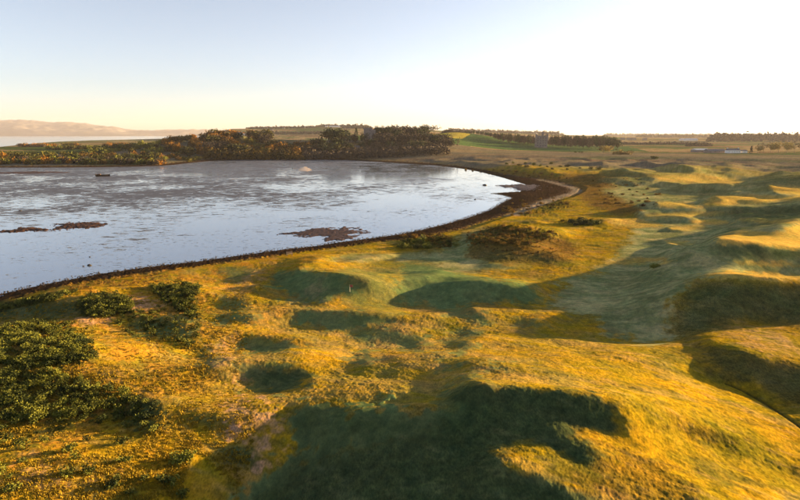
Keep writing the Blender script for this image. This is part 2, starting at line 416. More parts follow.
def simple_mat(name, col, var=0.25, scale=1.0, rough=0.85, bmp=0.0, col2=None, detail=3):
    """colour broken up by procedural noise"""
    m, t, p = nt(name); tc = nn(t, 'ShaderNodeTexCoord')
    n = noise_n(t, tc.outputs['Object'], scale, detail)
    c2 = col2 or tuple(c * (1 - var) for c in col); c1 = col if col2 else tuple(min(1, c * (1 + var)) for c in col)
    r = ramp(t, n.outputs[0], [(0.35, c2), (0.65, c1)])
    t.links.new(r.outputs[0], p.inputs['Base Color']); p.inputs['Roughness'].default_value = rough
    p.inputs['Specular IOR Level'].default_value = 0.2
    if bmp: bump(t, p, n.outputs[0], bmp)
    return m
def leaf_mat(name, dark, light, scale=0.6, trans=0.0):
    """foliage: colour varies from clump to clump and from plant to plant"""
    m, t, p = nt(name); tc = nn(t, 'ShaderNodeTexCoord'); oi = nn(t, 'ShaderNodeObjectInfo')
    n = noise_n(t, tc.outputs['Object'], scale, 2); n2 = noise_n(t, tc.outputs['Object'], scale * 5, 2)
    f = math_n(t, 'ADD', math_n(t, 'MULTIPLY', n.outputs[0], 0.6), math_n(t, 'MULTIPLY', n2.outputs[0], 0.4))
    f = math_n(t, 'ADD', f, math_n(t, 'MULTIPLY', math_n(t, 'SUBTRACT', oi.outputs['Random'], 0.5), 0.3))
    r = ramp(t, f, [(0.36, dark), (0.66, light)])
    t.links.new(r.outputs[0], p.inputs['Base Color']); p.inputs['Roughness'].default_value = 0.8
    p.inputs['Specular IOR Level'].default_value = 0.15
    return m

def tag(o, label=None, cat=None, group=None, kind=None):
    if label: o['label'] = label
    if cat: o['category'] = cat
    if group: o['group'] = group
    if kind: o['kind'] = kind
    return o
def mesh_np(name, V, F, mat, smooth=True, attrs=None):
    V = np.asarray(V, np.float32); F = np.asarray(F, np.int32)
    me = bpy.data.meshes.new(name)
    me.vertices.add(len(V)); me.vertices.foreach_set('co', V.ravel())
    k = F.shape[1]
    me.loops.add(F.size); me.loops.foreach_set('vertex_index', F.ravel())
    me.polygons.add(len(F)); me.polygons.foreach_set('loop_start', np.arange(0, F.size, k, dtype=np.int32))
    me.polygons.foreach_set('loop_total', np.full(len(F), k, np.int32))
    me.polygons.foreach_set('use_smooth', np.full(len(F), smooth, bool))
    if attrs:
        for nm, a in attrs.items():
            if a.ndim == 2:
                at_ = me.attributes.new(nm, 'FLOAT_COLOR', 'POINT')
                cc = np.ones((len(V), 4), np.float32); cc[:, :3] = a; at_.data.foreach_set('color', cc.ravel())
            else:
                at_ = me.attributes.new(nm, 'FLOAT', 'POINT'); at_.data.foreach_set('value', a.astype(np.float32).ravel())
    me.update(calc_edges=True)
    me.materials.append(mat)
    return me
def link(name, me, parent=None, loc=None):
    o = bpy.data.objects.new(name, me); C.objects.link(o)
    if parent is not None: o.parent = parent
    if loc is not None: o.location = loc
    return o

# ================================================================ the ground
ZG, _l, _b, _xy, _T = solve_dunes(NIT)
print('dunes solved', round(time.time() - T0, 1))
# kinds of sward, and painted shade and sunlight tones, outlines as survey points
MOWN_SHADE = [  # mown greens, and shaded hollows with their shade put into the green
 (1, [(289,400),(345,409),(400,404),(436,405),(444,392),(470,400),(450,430),(380,450),(320,470),(262,500),(228,506),(250,485),(268,470),(274,458),(300,452),(307,447),(298,440),(296,428),(283,424),(284,413)]),
 (1, [(398,262),(440,264),(470,276),(530,283),(545,303),(500,303),(470,303),(448,310),(404,302),(396,280)]),
 (1, [(372,290),(345,296),(320,302),(296,303),(280,292),(270,283),(278,272),(300,270),(340,272),(372,284)]),
 (.5,[(340,268),(400,262),(400,318),(340,306),(350,292)]),
 (.9,[(300,310),(350,312),(400,318),(400,324),(330,330),(298,320)]),
 (.8,[(220,299),(250,300),(250,309),(218,309)]), (.9,[(217,314),(256,315),(255,325),(217,325)]),
 (.8,[(240,337),(296,338),(296,352),(242,354)]), (.7,[(238,370),(312,370),(310,388),(244,390)]),
 (.8,[(350,330),(402,330),(402,342),(356,342)]), (.8,[(136,318),(192,318),(192,338),(140,338)]),
 (.8,(412,343,13,8)), (.8,(458,364,13,4)), (.8,(490,367,13,4)), (.8,(457,345,16,5)),(.8,(467,334,13,4)),(.8,(363,360,14,10)),
 (.8,[(447,311),(470,308),(492,321),(480,324),(456,318)]), (.7,[(508,320),(530,319),(562,330),(540,330)]),
 (.6,[(205,345),(222,345),(226,366),(200,364)]), (.7,[(220,270),(236,266),(252,272),(250,282),(224,282)]),
 (.6,[(444,378),(470,377),(488,384),(486,400),(440,408)]),
]
PALE = [   # pale turf of the valleys, the path and the right-hand links
 (1, [(565,277),(580,274),(598,276),(598,268),(612,262),(630,240),(640,212),(640,195),(700,196),(800,190),(800,276),(712,274),(688,285),(673,302),(670,344),(640,343),(610,334),(600,318),(570,312),(545,304),(558,297)]),
 (1, [(400,253),(440,252),(455,244),(460,236),(478,229),(490,226),(470,240),(466,254),(480,262),(510,265),(540,266),(500,268),(470,272),(455,272),(440,263),(400,262)]),
 (.9,[(330,262),(345,256),(400,253),(400,259),(360,262)]),
 (.8,[(600,178),(700,175),(800,178),(800,190),(700,200),(640,196)]), (1, [(600,190),(640,186),(660,200),(640,206)]),
 (.6,[(520,164),(800,160),(800,178),(700,178),(600,172)]),
]
SHADE_TONE = [    # shade of the lee slopes and hollows, painted into the turf colour
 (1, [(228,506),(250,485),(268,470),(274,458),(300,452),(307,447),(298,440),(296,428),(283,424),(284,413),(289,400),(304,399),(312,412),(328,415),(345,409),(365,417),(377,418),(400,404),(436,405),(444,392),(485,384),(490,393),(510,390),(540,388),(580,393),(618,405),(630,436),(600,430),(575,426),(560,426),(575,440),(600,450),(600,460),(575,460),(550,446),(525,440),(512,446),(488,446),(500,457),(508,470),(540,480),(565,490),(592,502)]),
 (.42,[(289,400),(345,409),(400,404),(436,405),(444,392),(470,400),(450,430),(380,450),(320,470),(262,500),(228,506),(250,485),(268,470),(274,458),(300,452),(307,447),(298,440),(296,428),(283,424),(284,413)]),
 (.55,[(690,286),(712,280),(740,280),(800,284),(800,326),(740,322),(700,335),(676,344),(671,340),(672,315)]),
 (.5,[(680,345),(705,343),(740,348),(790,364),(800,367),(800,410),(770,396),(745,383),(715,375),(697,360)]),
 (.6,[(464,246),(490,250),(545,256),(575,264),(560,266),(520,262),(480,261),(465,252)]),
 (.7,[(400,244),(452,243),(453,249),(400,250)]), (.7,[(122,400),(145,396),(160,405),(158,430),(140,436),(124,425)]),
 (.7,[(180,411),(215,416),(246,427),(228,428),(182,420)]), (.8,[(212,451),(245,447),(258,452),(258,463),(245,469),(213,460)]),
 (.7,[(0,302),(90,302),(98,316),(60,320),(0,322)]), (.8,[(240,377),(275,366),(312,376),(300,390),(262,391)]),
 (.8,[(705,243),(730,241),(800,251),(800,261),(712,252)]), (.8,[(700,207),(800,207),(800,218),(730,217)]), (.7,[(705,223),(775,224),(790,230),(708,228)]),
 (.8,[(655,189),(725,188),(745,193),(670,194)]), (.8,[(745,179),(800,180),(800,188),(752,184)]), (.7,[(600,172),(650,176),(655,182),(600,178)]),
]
BROWN = [   # heather and dead bracken
 (1, [(460,232),(500,226),(560,236),(580,248),(575,262),(540,264),(500,262),(480,260),(467,254)]),
 (1, [(560,172),(640,176),(662,188),(662,212),(620,216),(590,206),(575,192)]),
 (.5,[(690,286),(712,279),(800,284),(800,330),(740,322),(700,336),(674,344),(673,315)]),
 (.6,[(697,345),(800,362),(800,400),(770,396),(745,383),(715,375)]),
 (.8,[(702,208),(800,206),(800,219),(730,217)]), (.8,[(645,189),(745,189),(745,195),(665,194)]),
 (.7,[(600,171),(655,172),(655,183),(600,178)]), (.7,[(745,177),(800,179),(800,189),(760,188)]),
 (.3,[(0,365),(100,368),(160,395),(160,440),(100,430),(0,440)]),
 (1, [(440,168),(500,170),(560,176),(585,190),(575,200),(560,184),(500,174)]),
 (.6,[(600,442),(640,455),(712,500),(600,500)]), (.5,[(660,426),(730,430),(750,448),(690,440)]),
 (.6,[(630,222),(700,222),(705,240),(655,240)]),
]
BARE = [    # worn, sandy or pinkish ground
 (1, [(124,300),(135,295),(150,297),(160,303),(145,311),(125,309)]), (.9,[(66,318),(90,316),(112,320),(108,326),(72,324)]),
 (.9,[(172,289),(186,288),(188,297),(174,297)]), (.5,[(225,288),(250,272),(262,272),(245,292),(230,299)]),
 (.75,[(228,392),(238,378),(240,392),(266,398),(268,420),(275,450),(240,456),(234,420)]), (.5,[(214,345),(236,330),(240,336),(238,352),(240,366),(232,380),(218,372)]),
 (.5,[(90,460),(120,466),(118,478),(95,474)]), (.5,[(20,464),(50,458),(80,480),(60,492),(30,480)]), (.35,[(288,300),(318,300),(324,280),(332,272),(318,280),(300,304)]),
 (.5,[(715,328),(790,332),(800,356),(745,344)]),
]
SCRUB = [
 (1, [(0,328),(30,323),(60,325),(85,332),(96,350),(88,362),(60,366),(0,366)]), (1,[(80,300),(105,294),(128,300),(130,312),(100,318),(82,314)]),
 (1, [(152,286),(175,282),(198,288),(190,300),(160,297)]), (.9,[(0,372),(60,372),(98,390),(100,416),(60,424),(0,420)]),
 (1, [(398,238),(425,234),(452,238),(454,246),(430,250),(398,249)]), (1,[(464,236),(500,224),(545,228),(560,238),(520,246),(470,246)]),
 (1, [(495,208),(520,198),(560,196),(575,204),(545,214),(505,216)]), (.9,[(560,219),(596,219),(598,226),(562,226)]),
 (.5,[(170,300),(196,306),(194,322),(168,316)]),
]
LIT_TONE = [   # sunlit crests: brightness of the lit streaks painted into the turf
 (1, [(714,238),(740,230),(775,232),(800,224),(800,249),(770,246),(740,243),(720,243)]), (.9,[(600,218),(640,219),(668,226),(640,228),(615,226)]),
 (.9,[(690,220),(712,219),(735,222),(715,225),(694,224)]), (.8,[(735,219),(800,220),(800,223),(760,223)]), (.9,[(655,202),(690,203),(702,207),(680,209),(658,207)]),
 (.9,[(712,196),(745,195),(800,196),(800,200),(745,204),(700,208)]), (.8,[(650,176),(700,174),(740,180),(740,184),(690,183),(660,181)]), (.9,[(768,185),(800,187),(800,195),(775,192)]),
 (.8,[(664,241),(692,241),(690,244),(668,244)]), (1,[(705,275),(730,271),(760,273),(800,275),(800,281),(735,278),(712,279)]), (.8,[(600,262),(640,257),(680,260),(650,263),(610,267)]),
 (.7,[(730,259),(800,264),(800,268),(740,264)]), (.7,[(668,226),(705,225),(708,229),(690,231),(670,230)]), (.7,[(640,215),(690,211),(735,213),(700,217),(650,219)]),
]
wide = lambda P: raster(P, 0.0, blur=2.2)
R_MOWN_SHADE, R_BROWN, R_BARE, R_SCRUB, R_PALE, R_SHADE_TONE = wide(MOWN_SHADE), wide(BROWN), wide(BARE), wide(SCRUB), wide(PALE), raster(SHADE_TONE, 0.0, blur=7.0)
R_LIT_TONE = raster(LIT_TONE, 0.0, blur=1.0)
def ground_z(x, y, full=False):
    """final ground height without the small tussocks"""
    shp = np.shape(x); x = np.atleast_1d(np.asarray(x, np.float64)); y = np.atleast_1d(np.asarray(y, np.float64))
    i, j = grid_ij(x, y)
    inside = (i > 2) & (i < NG - 3) & (j > 2) & (j < NG - 3)
    z = np.empty(x.shape, np.float32)
    zi = bil(ZG, np.where(inside, i, 5), np.where(inside, j, 5), wrap=False)
    zo, dB, dW, dS = base_height(x, y)
    z = np.where(inside, zi, zo)
    near = (np.abs(dW) < 25) | (dB < 6)
    z = np.where(near & (dB < 1.5), zo, z)
    if full: return z, dB, dW, dS
    return z.reshape(shp)
def make_ground():
    th_in = np.radians(np.linspace(-39.5, 39.5, GCOLS))
    th = np.concatenate([np.radians(np.arange(-88, -39.6, 1.2)), th_in, np.radians(np.arange(40.5, 89, 1.2))])
    rr = [9.0]
    while rr[-1] < 15000:
        r = rr[-1]; rr.append(r + min(max(GPX * r * r / 16200, 0.13), 0.014 * r))
    rr = np.array(rr)
    R, TH = np.meshgrid(rr, th, indexing='ij')
    x = R * np.sin(TH); y = R * np.cos(TH)
    z, dB, dW, dS = ground_z(x.ravel(), y.ravel(), True)
    x = x.ravel(); y = y.ravel(); r = R.ravel()
    u, v = proj(x, y, z)
    w1 = noise(x, y, 7, 1, rough=True); w2 = noise(x, y, 9, 0, rough=True, rot=1.4); ws = np.clip(60 / np.maximum(r, 30), .15, 1.2)
    uu = np.clip(u - .5 + w1 * 9 * ws, 0, 799); vv = np.clip(v - .5 + w2 * 5 * ws * ws, 0, 499)
    inw = ((v > 150) & (r < 900)).astype(np.float32)
    mown_shade, brown, bare, scrub, pale, dark = [bil(a, vv, uu, wrap=False) * inw for a in (R_MOWN_SHADE, R_BROWN, R_BARE, R_SCRUB, R_PALE, R_SHADE_TONE)]
    dark = bil(R_SHADE_TONE, np.clip(v - .5 + w2 * 2 * ws, 0, 499), np.clip(u - .5 + w1 * 4 * ws, 0, 799), wrap=False) * inw; dark = sstep(0.03, 0.7, dark)
    mown_shade0 = mown_shade; mown_shade = np.maximum(mown_shade, pale)
    n1 = noise(x, y, 14, 1); n2 = noise(x, y, 3.0, 0, rough=True); n3 = noise(x, y, 60, 2); n4 = noise(x, y, 0.9, 1, rough=True)
    mown_shade = np.clip(mown_shade * (1 - 0.15 * n2) , 0, 1)
    dune = sstep(2, 10, dB) * (1 - sstep(400, 900, r))
    # small relief: tussocky rough, smooth greens
    amp = (1 - 0.93 * np.minimum(1, mown_shade)) * dune
    z = z + amp * (0.013 * n2 + 0.009 * n4 * (1 - sstep(90, 160, r)))
    z = z + scrub * dune * (0.10 * n2 + 0.05 * n4)
    z = z + dune * (1 - mown_shade) * 0.05 * noise(x, y, 9, 2) * sstep(-0.5, 1, n1)
    z = z + brown * dune * 0.012 * n2
    # shingle and weed on the beach
    bd = sstep(0.0, 1.5, dW) * (1 - sstep(0, 3, dB))
    z = z + bd * (0.03 * n2 + 0.03 * n4)
    # ---- sward colours
    def col(a): return np.array(a, np.float32)[None, :]
    gold = col((0.33, 0.208, 0.009)); gold2 = col((0.210, 0.155, 0.012)); green = col((0.095, 0.14, 0.058)); brn = col((0.105, 0.062, 0.020))
    palec = col((0.27, 0.26, 0.12)); shade_tone = col((0.046, 0.064, 0.026)); olive = col((0.105, 0.095, 0.018))
    bar = col((0.34, 0.20, 0.12)); scr = col((0.026, 0.030, 0.008)); weed = col((0.034, 0.021, 0.013)); sand = col((0.16, 0.12, 0.085))
    lerp = lambda a, b, f: a * (1 - f[:, None]) + b * f[:, None]
    c = lerp(gold, gold2, sstep(-1, 1, n1))
    n5 = noise(x, y, 11, 2, rough=True, sx=1.8, rot=0.3)
    c = lerp(c, olive, np.clip(0.75 * sstep(-0.3, 1.0, n5 + 0.4 * n3) , 0, 1) * (1 - 0.7 * sstep(20, 60, x) * (1 - sstep(95, 130, y))))
    cen = gauss(u, v, 400, 345, 130, 45)
    lft = sstep(-8, -26, x + 0.0) * (1 - sstep(120, 170, y)); lft = np.clip(-(x + 8) / 22, 0, 1) * (1 - sstep(120, 170, y))
    c = lerp(c, col((0.34, 0.165, 0.022)), lft * 0.75 * sstep(-0.6, 0.9, noise(x, y, 6, 0, rough=True, sx=1.6, rot=0.9) + 0.3 * n1))
    c = lerp(c, col((0.27, 0.185, 0.065)), np.clip(0.55 * cen * (0.8 + 0.5 * n5), 0, 1))
    c = lerp(c, col((0.30, 0.20, 0.055)), 0.6 * sstep(0.3, 1.4, noise(x, y, 8, 1, rough=True, sx=2.2, rot=0.5)))
    c = lerp(c, brn, np.clip(brown * 0.8 + 0.25 * sstep(0.6, 1.8, n2 + 0.5 * n1), 0, 1))
    c = lerp(c, green, np.clip(mown_shade0 * 0.95, 0, 1)); pm_ = sstep(-1.0, 1.2, noise(x, y, 9, 1, rough=True, sx=2.6, rot=0.15) + 0.6 * n1); c = lerp(c, lerp(col((0.15, 0.175, 0.075)), palec, pm_), np.clip(pale * 0.97, 0, 1)); dmo = noise(x, y, 5, 0, rough=True, sx=3.0, rot=0.55) + 0.5 * noise(x, y, 14, 1, sx=2.0, rot=0.5)
    c = lerp(c, lerp(shade_tone, col((0.085, 0.100, 0.042)), sstep(-0.4, 1.8, dmo)), np.clip(dark, 0, 1))  # painted shade, streaked with a slightly lighter green
    lit_tone = bil(R_LIT_TONE, vv, uu, wrap=False) * inw; c = lerp(c, col((0.37, 0.255, 0.06)), np.clip(lit_tone * 1.1, 0, 1))
    c = lerp(c, bar, np.clip(bare * (0.75 + 0.25 * n2), 0, 1))
    c = lerp(c, scr, np.clip(scrub * (0.6 + 0.3 * n2), 0, 1))
    # beyond the links: pasture, salt marsh and stubble in broad patches
    far = sstep(430, 560, r)
    cell = noise(x, y, 260, 1, sx=2.0); cell2 = noise(x, y, 120, 2, sx=3.0, rot=0.1)
    fieldc = lerp(col((0.24, 0.175, 0.095)), col((0.06, 0.09, 0.03)), sstep(-0.1, 0.25, cell))
    fieldc = lerp(fieldc, col((0.15, 0.09, 0.055)), sstep(0.6, 0.8, cell2)); fieldc = lerp(fieldc, col((0.05, 0.075, 0.025)), (x < -120) * sstep(-.6, 0.0, cell2) * .9 * (1 - 0.75 * sstep(1400, 1900, r)))
    c = lerp(c, fieldc, far * sstep(3, 12, dB))
    # the pale green slope and the lit yellow field right of the wood
    X = lambda uq, d: (uq - 400.) / FPX * d * 1.02
    gs = poly_in([(X(436, 900), 900), (X(640, 900), 900), (X(620, 1200), 1200), (X(560, 1500), 1500), (X(440, 1450), 1450)], x, y).astype(np.float32)
    c = lerp(c, col((0.055, 0.10, 0.038)), gs)
    yf = poly_in([(X(433, 1120), 1120), (X(460, 1120), 1120), (X(468, 1230), 1230), (X(452, 1320), 1320), (X(430, 1400), 1400)], x, y).astype(np.float32)
    c = lerp(c, col((0.42, 0.33, 0.05)), yf)
    mar = (r > 480) & (r < 900) & (x > -420) & (gs < .5)
    c = lerp(c, col((0.125, 0.11, 0.085)), mar * (0.55 + 0.4 * sstep(-0.6, 0.6, noise(x, y, 80, 0, sx=3, rot=0.0))))
    # beach
    strip = (1 - sstep(-1.0, 1.8, dB + 0.5 * n2))
    dry = sstep(-9, -1, dB) * sstep(6, 14, dW) * sstep(0.0, 0.6, n2 + 0.6)
    c = lerp(c, lerp(weed, sand, np.clip(dry, 0, 1) * 0.55), strip)
    # trodden path beside the mud at the head of the bay
    PT = [g0(q, w) for q, w in ((540,180.5),(556,184),(568,187.5),(578,191),(574,194),(560,198),(545,203),(528,210),(512,217))]
    dp = poly_dist(PT, x, y, closed=False)
    c = lerp(c, col((0.19, 0.155, 0.12)), (1 - sstep(1.6, 3.2, dp + 0.8 * n2)))
    # the ditch that runs down the bank on the right
    DP = [(u_, v_) for u_, v_ in ((726,383),(734,386),(742,389.5),(757,398),(772,407),(787,417),(800,426),(815,436))]
    dd = poly_dist(DP, u, v, closed=False) * np.maximum(r, 1) / 540
    near_d = (r < 110) & (x > 20)
    z = z - near_d * 0.16 * (1 - sstep(0.05, 0.30, dd))
    c = lerp(c, scr, near_d * (1 - sstep(0.05, 0.22, dd)) * 0.8)
    c = np.clip(c * (1 + 0.10 * n2[:, None] + 0.07 * n1[:, None]), 0.01, 0.8)
    V = np.stack([x, y, z], 1)
    nr, nc = R.shape
    a = (np.arange(nr - 1)[:, None] * nc + np.arange(nc - 1)[None, :]).ravel()
    F = np.stack([a, a + 1, a + nc + 1, a + nc], 1)
    rough = np.clip((1 - 0.55 * mown_shade) * (0.6 + 0.4 * brown) , 0, 1)
    m, t, p = nt('links_turf')
    tc = nn(t, 'ShaderNodeTexCoord'); at_ = nn(t, 'ShaderNodeAttribute', attribute_name='tint'); ar = nn(t, 'ShaderNodeAttribute', attribute_name='tussock')
    mp = nn(t, 'ShaderNodeMapping'); mp.inputs['Scale'].default_value = (1.0, 0.45, 1.0); mp.inputs['Rotation'].default_value = (0, 0, 0.35)
    t.links.new(tc.outputs['Object'], mp.inputs[0])
    na = noise_n(t, mp.outputs[0], 7.0, 4, 0.65); nb = noise_n(t, tc.outputs['Object'], 1.3, 4, 0.6); nc_ = noise_n(t, tc.outputs['Object'], 0.16, 3, 0.6)
    c1 = mix(t, at_.outputs['Color'], (0.5, 0.5, 0.5), 0.0)
    va = ramp(t, na.outputs[0], [(0.37, (0.5, 0.53, 0.55)), (0.63, (1.5, 1.45, 1.4))])
    vb = ramp(t, nb.outputs[0], [(0.32, (0.62, 0.70, 0.8)), (0.68, (1.3, 1.22, 1.1))])
    vc = ramp(t, nc_.outputs[0], [(0.35, (0.85, 0.95, 0.9)), (0.65, (1.12, 1.02, 1.0))])
    for q in (va, vb, vc): pass
    c2 = mix(t, c1, mix(t, c1, va.outputs[0], 1.0, 'MULTIPLY'), ar.outputs['Fac'])
    c3 = mix(t, c2, mix(t, c2, vb.outputs[0], 1.0, 'MULTIPLY'), math_n(t, 'MULTIPLY_ADD', ar.outputs['Fac'], 0.7))
    c4 = mix(t, c3, vc.outputs[0], 1.0, 'MULTIPLY')
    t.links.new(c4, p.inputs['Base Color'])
    p.inputs['Roughness'].default_value = 1.0; p.inputs['Specular IOR Level'].default_value = 0.0
    if 'Sheen Weight' in p.inputs:
        p.inputs['Sheen Weight'].default_value = 0.0
    hh = math_n(t, 'ADD', math_n(t, 'MULTIPLY', na.outputs[0], 0.035), math_n(t, 'MULTIPLY', nb.outputs[0], 0.06))
    hh = math_n(t, 'MULTIPLY', hh, math_n(t, 'ADD', math_n(t, 'MULTIPLY', ar.outputs['Fac'], 0.8), 0.12))
    bump(t, p, hh, 1.0, 0.55)
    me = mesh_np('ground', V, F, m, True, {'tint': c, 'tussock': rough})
    o = link('ground', me); tag(o, 'rolling links turf of gold rough and green fairways, with the beach and fields beyond', kind='structure')
    return o
ground = make_ground()
print('ground', len(ground.data.vertices), round(time.time() - T0, 1))

# ================================================================ mud flat of the bay, and the open water
def sheet(name, P, z, mat, n=1):
    bm = bmesh.new(); vs = [bm.verts.new((x, y, z)) for x, y in P]; bm.faces.new(vs)
    bmesh.ops.triangulate(bm, faces=bm.faces[:])
    me = bpy.data.meshes.new(name); bm.to_mesh(me); bm.free(); me.materials.append(mat)
    o = link(name, me); return o
def mud_mat():
    m, t, p = nt('wet_mud'); tc = nn(t, 'ShaderNodeTexCoord'); O = tc.outputs['Object']
    sep = nn(t, 'ShaderNodeSeparateXYZ'); t.links.new(O, sep.inputs[0])
    mpn = nn(t, 'ShaderNodeMapping'); mpn.inputs['Scale'].default_value = (0.6, 1.3, 1.0); mpn.inputs['Rotation'].default_value = (0, 0, 0.25); t.links.new(O, mpn.inputs[0]); mpo = mpn.outputs[0]
    big = noise_n(t, O, 0.022, 5, 0.6, 0.6); med = noise_n(t, mpo, 0.28, 7, 0.74, 0.6); sm = noise_n(t, mpo, 0.8, 4, 0.7)
    # more standing mud in the middle of the bay than near its southern shore
    far = nn(t, 'ShaderNodeMapRange'); t.links.new(sep.outputs[1], far.inputs[0])
    far.inputs[1].default_value = 150; far.inputs[2].default_value = 250; far.inputs[3].default_value = -0.085; far.inputs[4].default_value = 0.026
    east = nn(t, 'ShaderNodeMapRange'); t.links.new(sep.outputs[0], east.inputs[0])
    east.inputs[1].default_value = -120; east.inputs[2].default_value = 60; east.inputs[3].default_value = 0.0; east.inputs[4].default_value = -0.11
    f = math_n(t, 'ADD', math_n(t, 'MULTIPLY', big.outputs[0], 0.38), math_n(t, 'MULTIPLY', med.outputs[0], 0.62))
    f = math_n(t, 'ADD', math_n(t, 'ADD', f, far.outputs[0]), east.outputs[0])
    mud = ramp(t, f, [(0.480, 0.0), (0.500, 0.5), (0.520, 1.0)])
    speck = ramp(t, sm.outputs[0], [(0.60, 0.0), (0.64, 1.0)])
    k = math_n(t, 'MAXIMUM', mud.outputs[0], math_n(t, 'MULTIPLY', speck.outputs[0], ramp(t, big.outputs[0], [(0.42, 0.1), (0.58, 1.0)]).outputs[0]))
    col = mix(t, MUD_WET, MUD_DRY, k)
    t.links.new(col, p.inputs['Base Color'])
    r = math_n(t, 'ADD', math_n(t, 'MULTIPLY', k, 0.48), 0.04)
    t.links.new(r, p.inputs['Roughness']); 
    mt = math_n(t, 'SUBTRACT', MUD_MET, math_n(t, 'MULTIPLY', k, MUD_MET)); t.links.new(mt, p.inputs['Metallic'])
    p.inputs['IOR'].default_value = 1.36
    rp = noise_n(t, O, 2.4, 3, 0.6); h = math_n(t, 'ADD', math_n(t, 'MULTIPLY', rp.outputs[0], 0.012), math_n(t, 'MULTIPLY', k, 0.05))
    bump(t, p, h, 1.0, 0.6)
    return m
bay = sheet('tidal_mudflat', [(-1100, 40), (250, 40), (250, 740), (-1100, 740)], 0.0, mud_mat())
tag(bay, 'tidal bay of wet silvery mud with dark ridges and standing water', kind='structure')
def sea_mat():
    m, t, p = nt('sea_water'); tc = nn(t, 'ShaderNodeTexCoord'); n = noise_n(t, tc.outputs['Object'], 0.15, 4, 0.6)
    p.inputs['Base Color'].default_value = (0.05, 0.10, 0.16, 1); p.inputs['Roughness'].default_value = 0.12; p.inputs['IOR'].default_value = 1.333
    bump(t, p, n.outputs[0], 0.5, 0.4); return m
sea = sheet('sea', [(-30000, 740.5), (9000, 740.5), (9000, 26000), (-30000, 26000)], -0.02, sea_mat())
tag(sea, 'calm pale blue firth beyond the low green headland', kind='structure')

# weed-covered banks standing out of the mud
def mud_bank(name, px, h, seed, label):
    P = [g0(u, v) for u, v in px]; xs = [p[0] for p in P]; ys = [p[1] for p in P]
    step = max((max(xs) - min(xs)) / 150, (max(ys) - min(ys)) / 90, 0.15)
    gx = np.arange(min(xs) - 2, max(xs) + 2, step); gy = np.arange(min(ys) - 2, max(ys) + 2, step)
    X, Y = np.meshgrid(gx, gy, indexing='ij'); d = poly_dist(P, X, Y); ins = poly_in(P, X, Y)
    d = np.where(ins, d, -d)
    sc = max(1.5, 0.12 * min(max(xs) - min(xs), max(ys) - min(ys)))
    Z = h * sstep(-0.2 * sc, 1.6 * sc, d + sc * 0.7 * noise(X, Y, 4 * sc, seed, rough=True)) * (1 + 0.25 * noise(X, Y, 1.5, seed, rough=True)) - 0.05
    Z = Z - 0.28 * h * sstep(0.9, 1.6, noise(X, Y, sc * 6, seed + 1, sx=2, rot=0))
    n, mm = X.shape; a = (np.arange(n - 1)[:, None] * mm + np.arange(mm - 1)[None, :]).ravel()
    F = np.stack([a, a + mm, a + mm + 1, a + 1], 1)
    V = np.stack([X.ravel(), Y.ravel(), Z.ravel()], 1)
    keep = (V[F[:, 0], 2] > -0.04) | (V[F[:, 2], 2] > -0.04)
    F = F[keep]; used = np.unique(F); rm = np.zeros(len(V), int); rm[used] = np.arange(len(used))
    o = link(name, mesh_np(name, V[used], rm[F], M_WEED)); tag(o, label, kind='structure'); return o
M_WEED = simple_mat('bladder_wrack', (0.075, 0.035, 0.018), scale=1.8, rough=0.55, bmp=0.15, col2=(0.022, 0.012, 0.008), detail=5)
mud_bank('weed_bank', [(279,234.5),(296,230),(310,228),(330,227.5),(352,228),(368,231),(372,233.5),(362,236.5),(346,240),(330,241.5),(322,238),(300,237)], 0.2, 0, 'long red brown weed bank just off the near shore')
mud_bank('weed_bank', [(0,231.6),(14,229),(24,227.2),(34,227.6),(52,229.6),(50,231),(28,231.4),(8,232.2)], 0.30, 1, 'low brown weed bank at the left edge of the bay')
mud_bank('weed_bank', [(54,229.6),(60,224),(72,222.6),(92,222),(104,224),(98,227),(80,228.6),(60,230.2)], 0.28, 2, 'speckled brown weed bank right of the low brown one')
mud_bank('mud_tongue', [(500,186.5),(512,184.4),(528,184.0),(548,184.8),(575,189),(560,192.5),(540,193.5),(522,190.4),(506,188.6)], 0.40, 2, 'dark mud tongue reaching into the head of the bay')
mud_bank('mud_bank', [(-40,173.5),(10,172.2),(30,171.5),(60,171.6),(70,172.4),(30,173.8)], 0.30, 1, 'dark mud bank off the far shore at the left')
mud_bank('sand_bank', [(297,170.5),(301,167.6),(305,166.8),(309,168),(312,170.5),(306,171.6)], 0.28, 1, 'small tan sand islet near the far shore').data.materials[0] = simple_mat('wet_sand', (0.42, 0.31, 0.2), scale=0.6, rough=0.3)

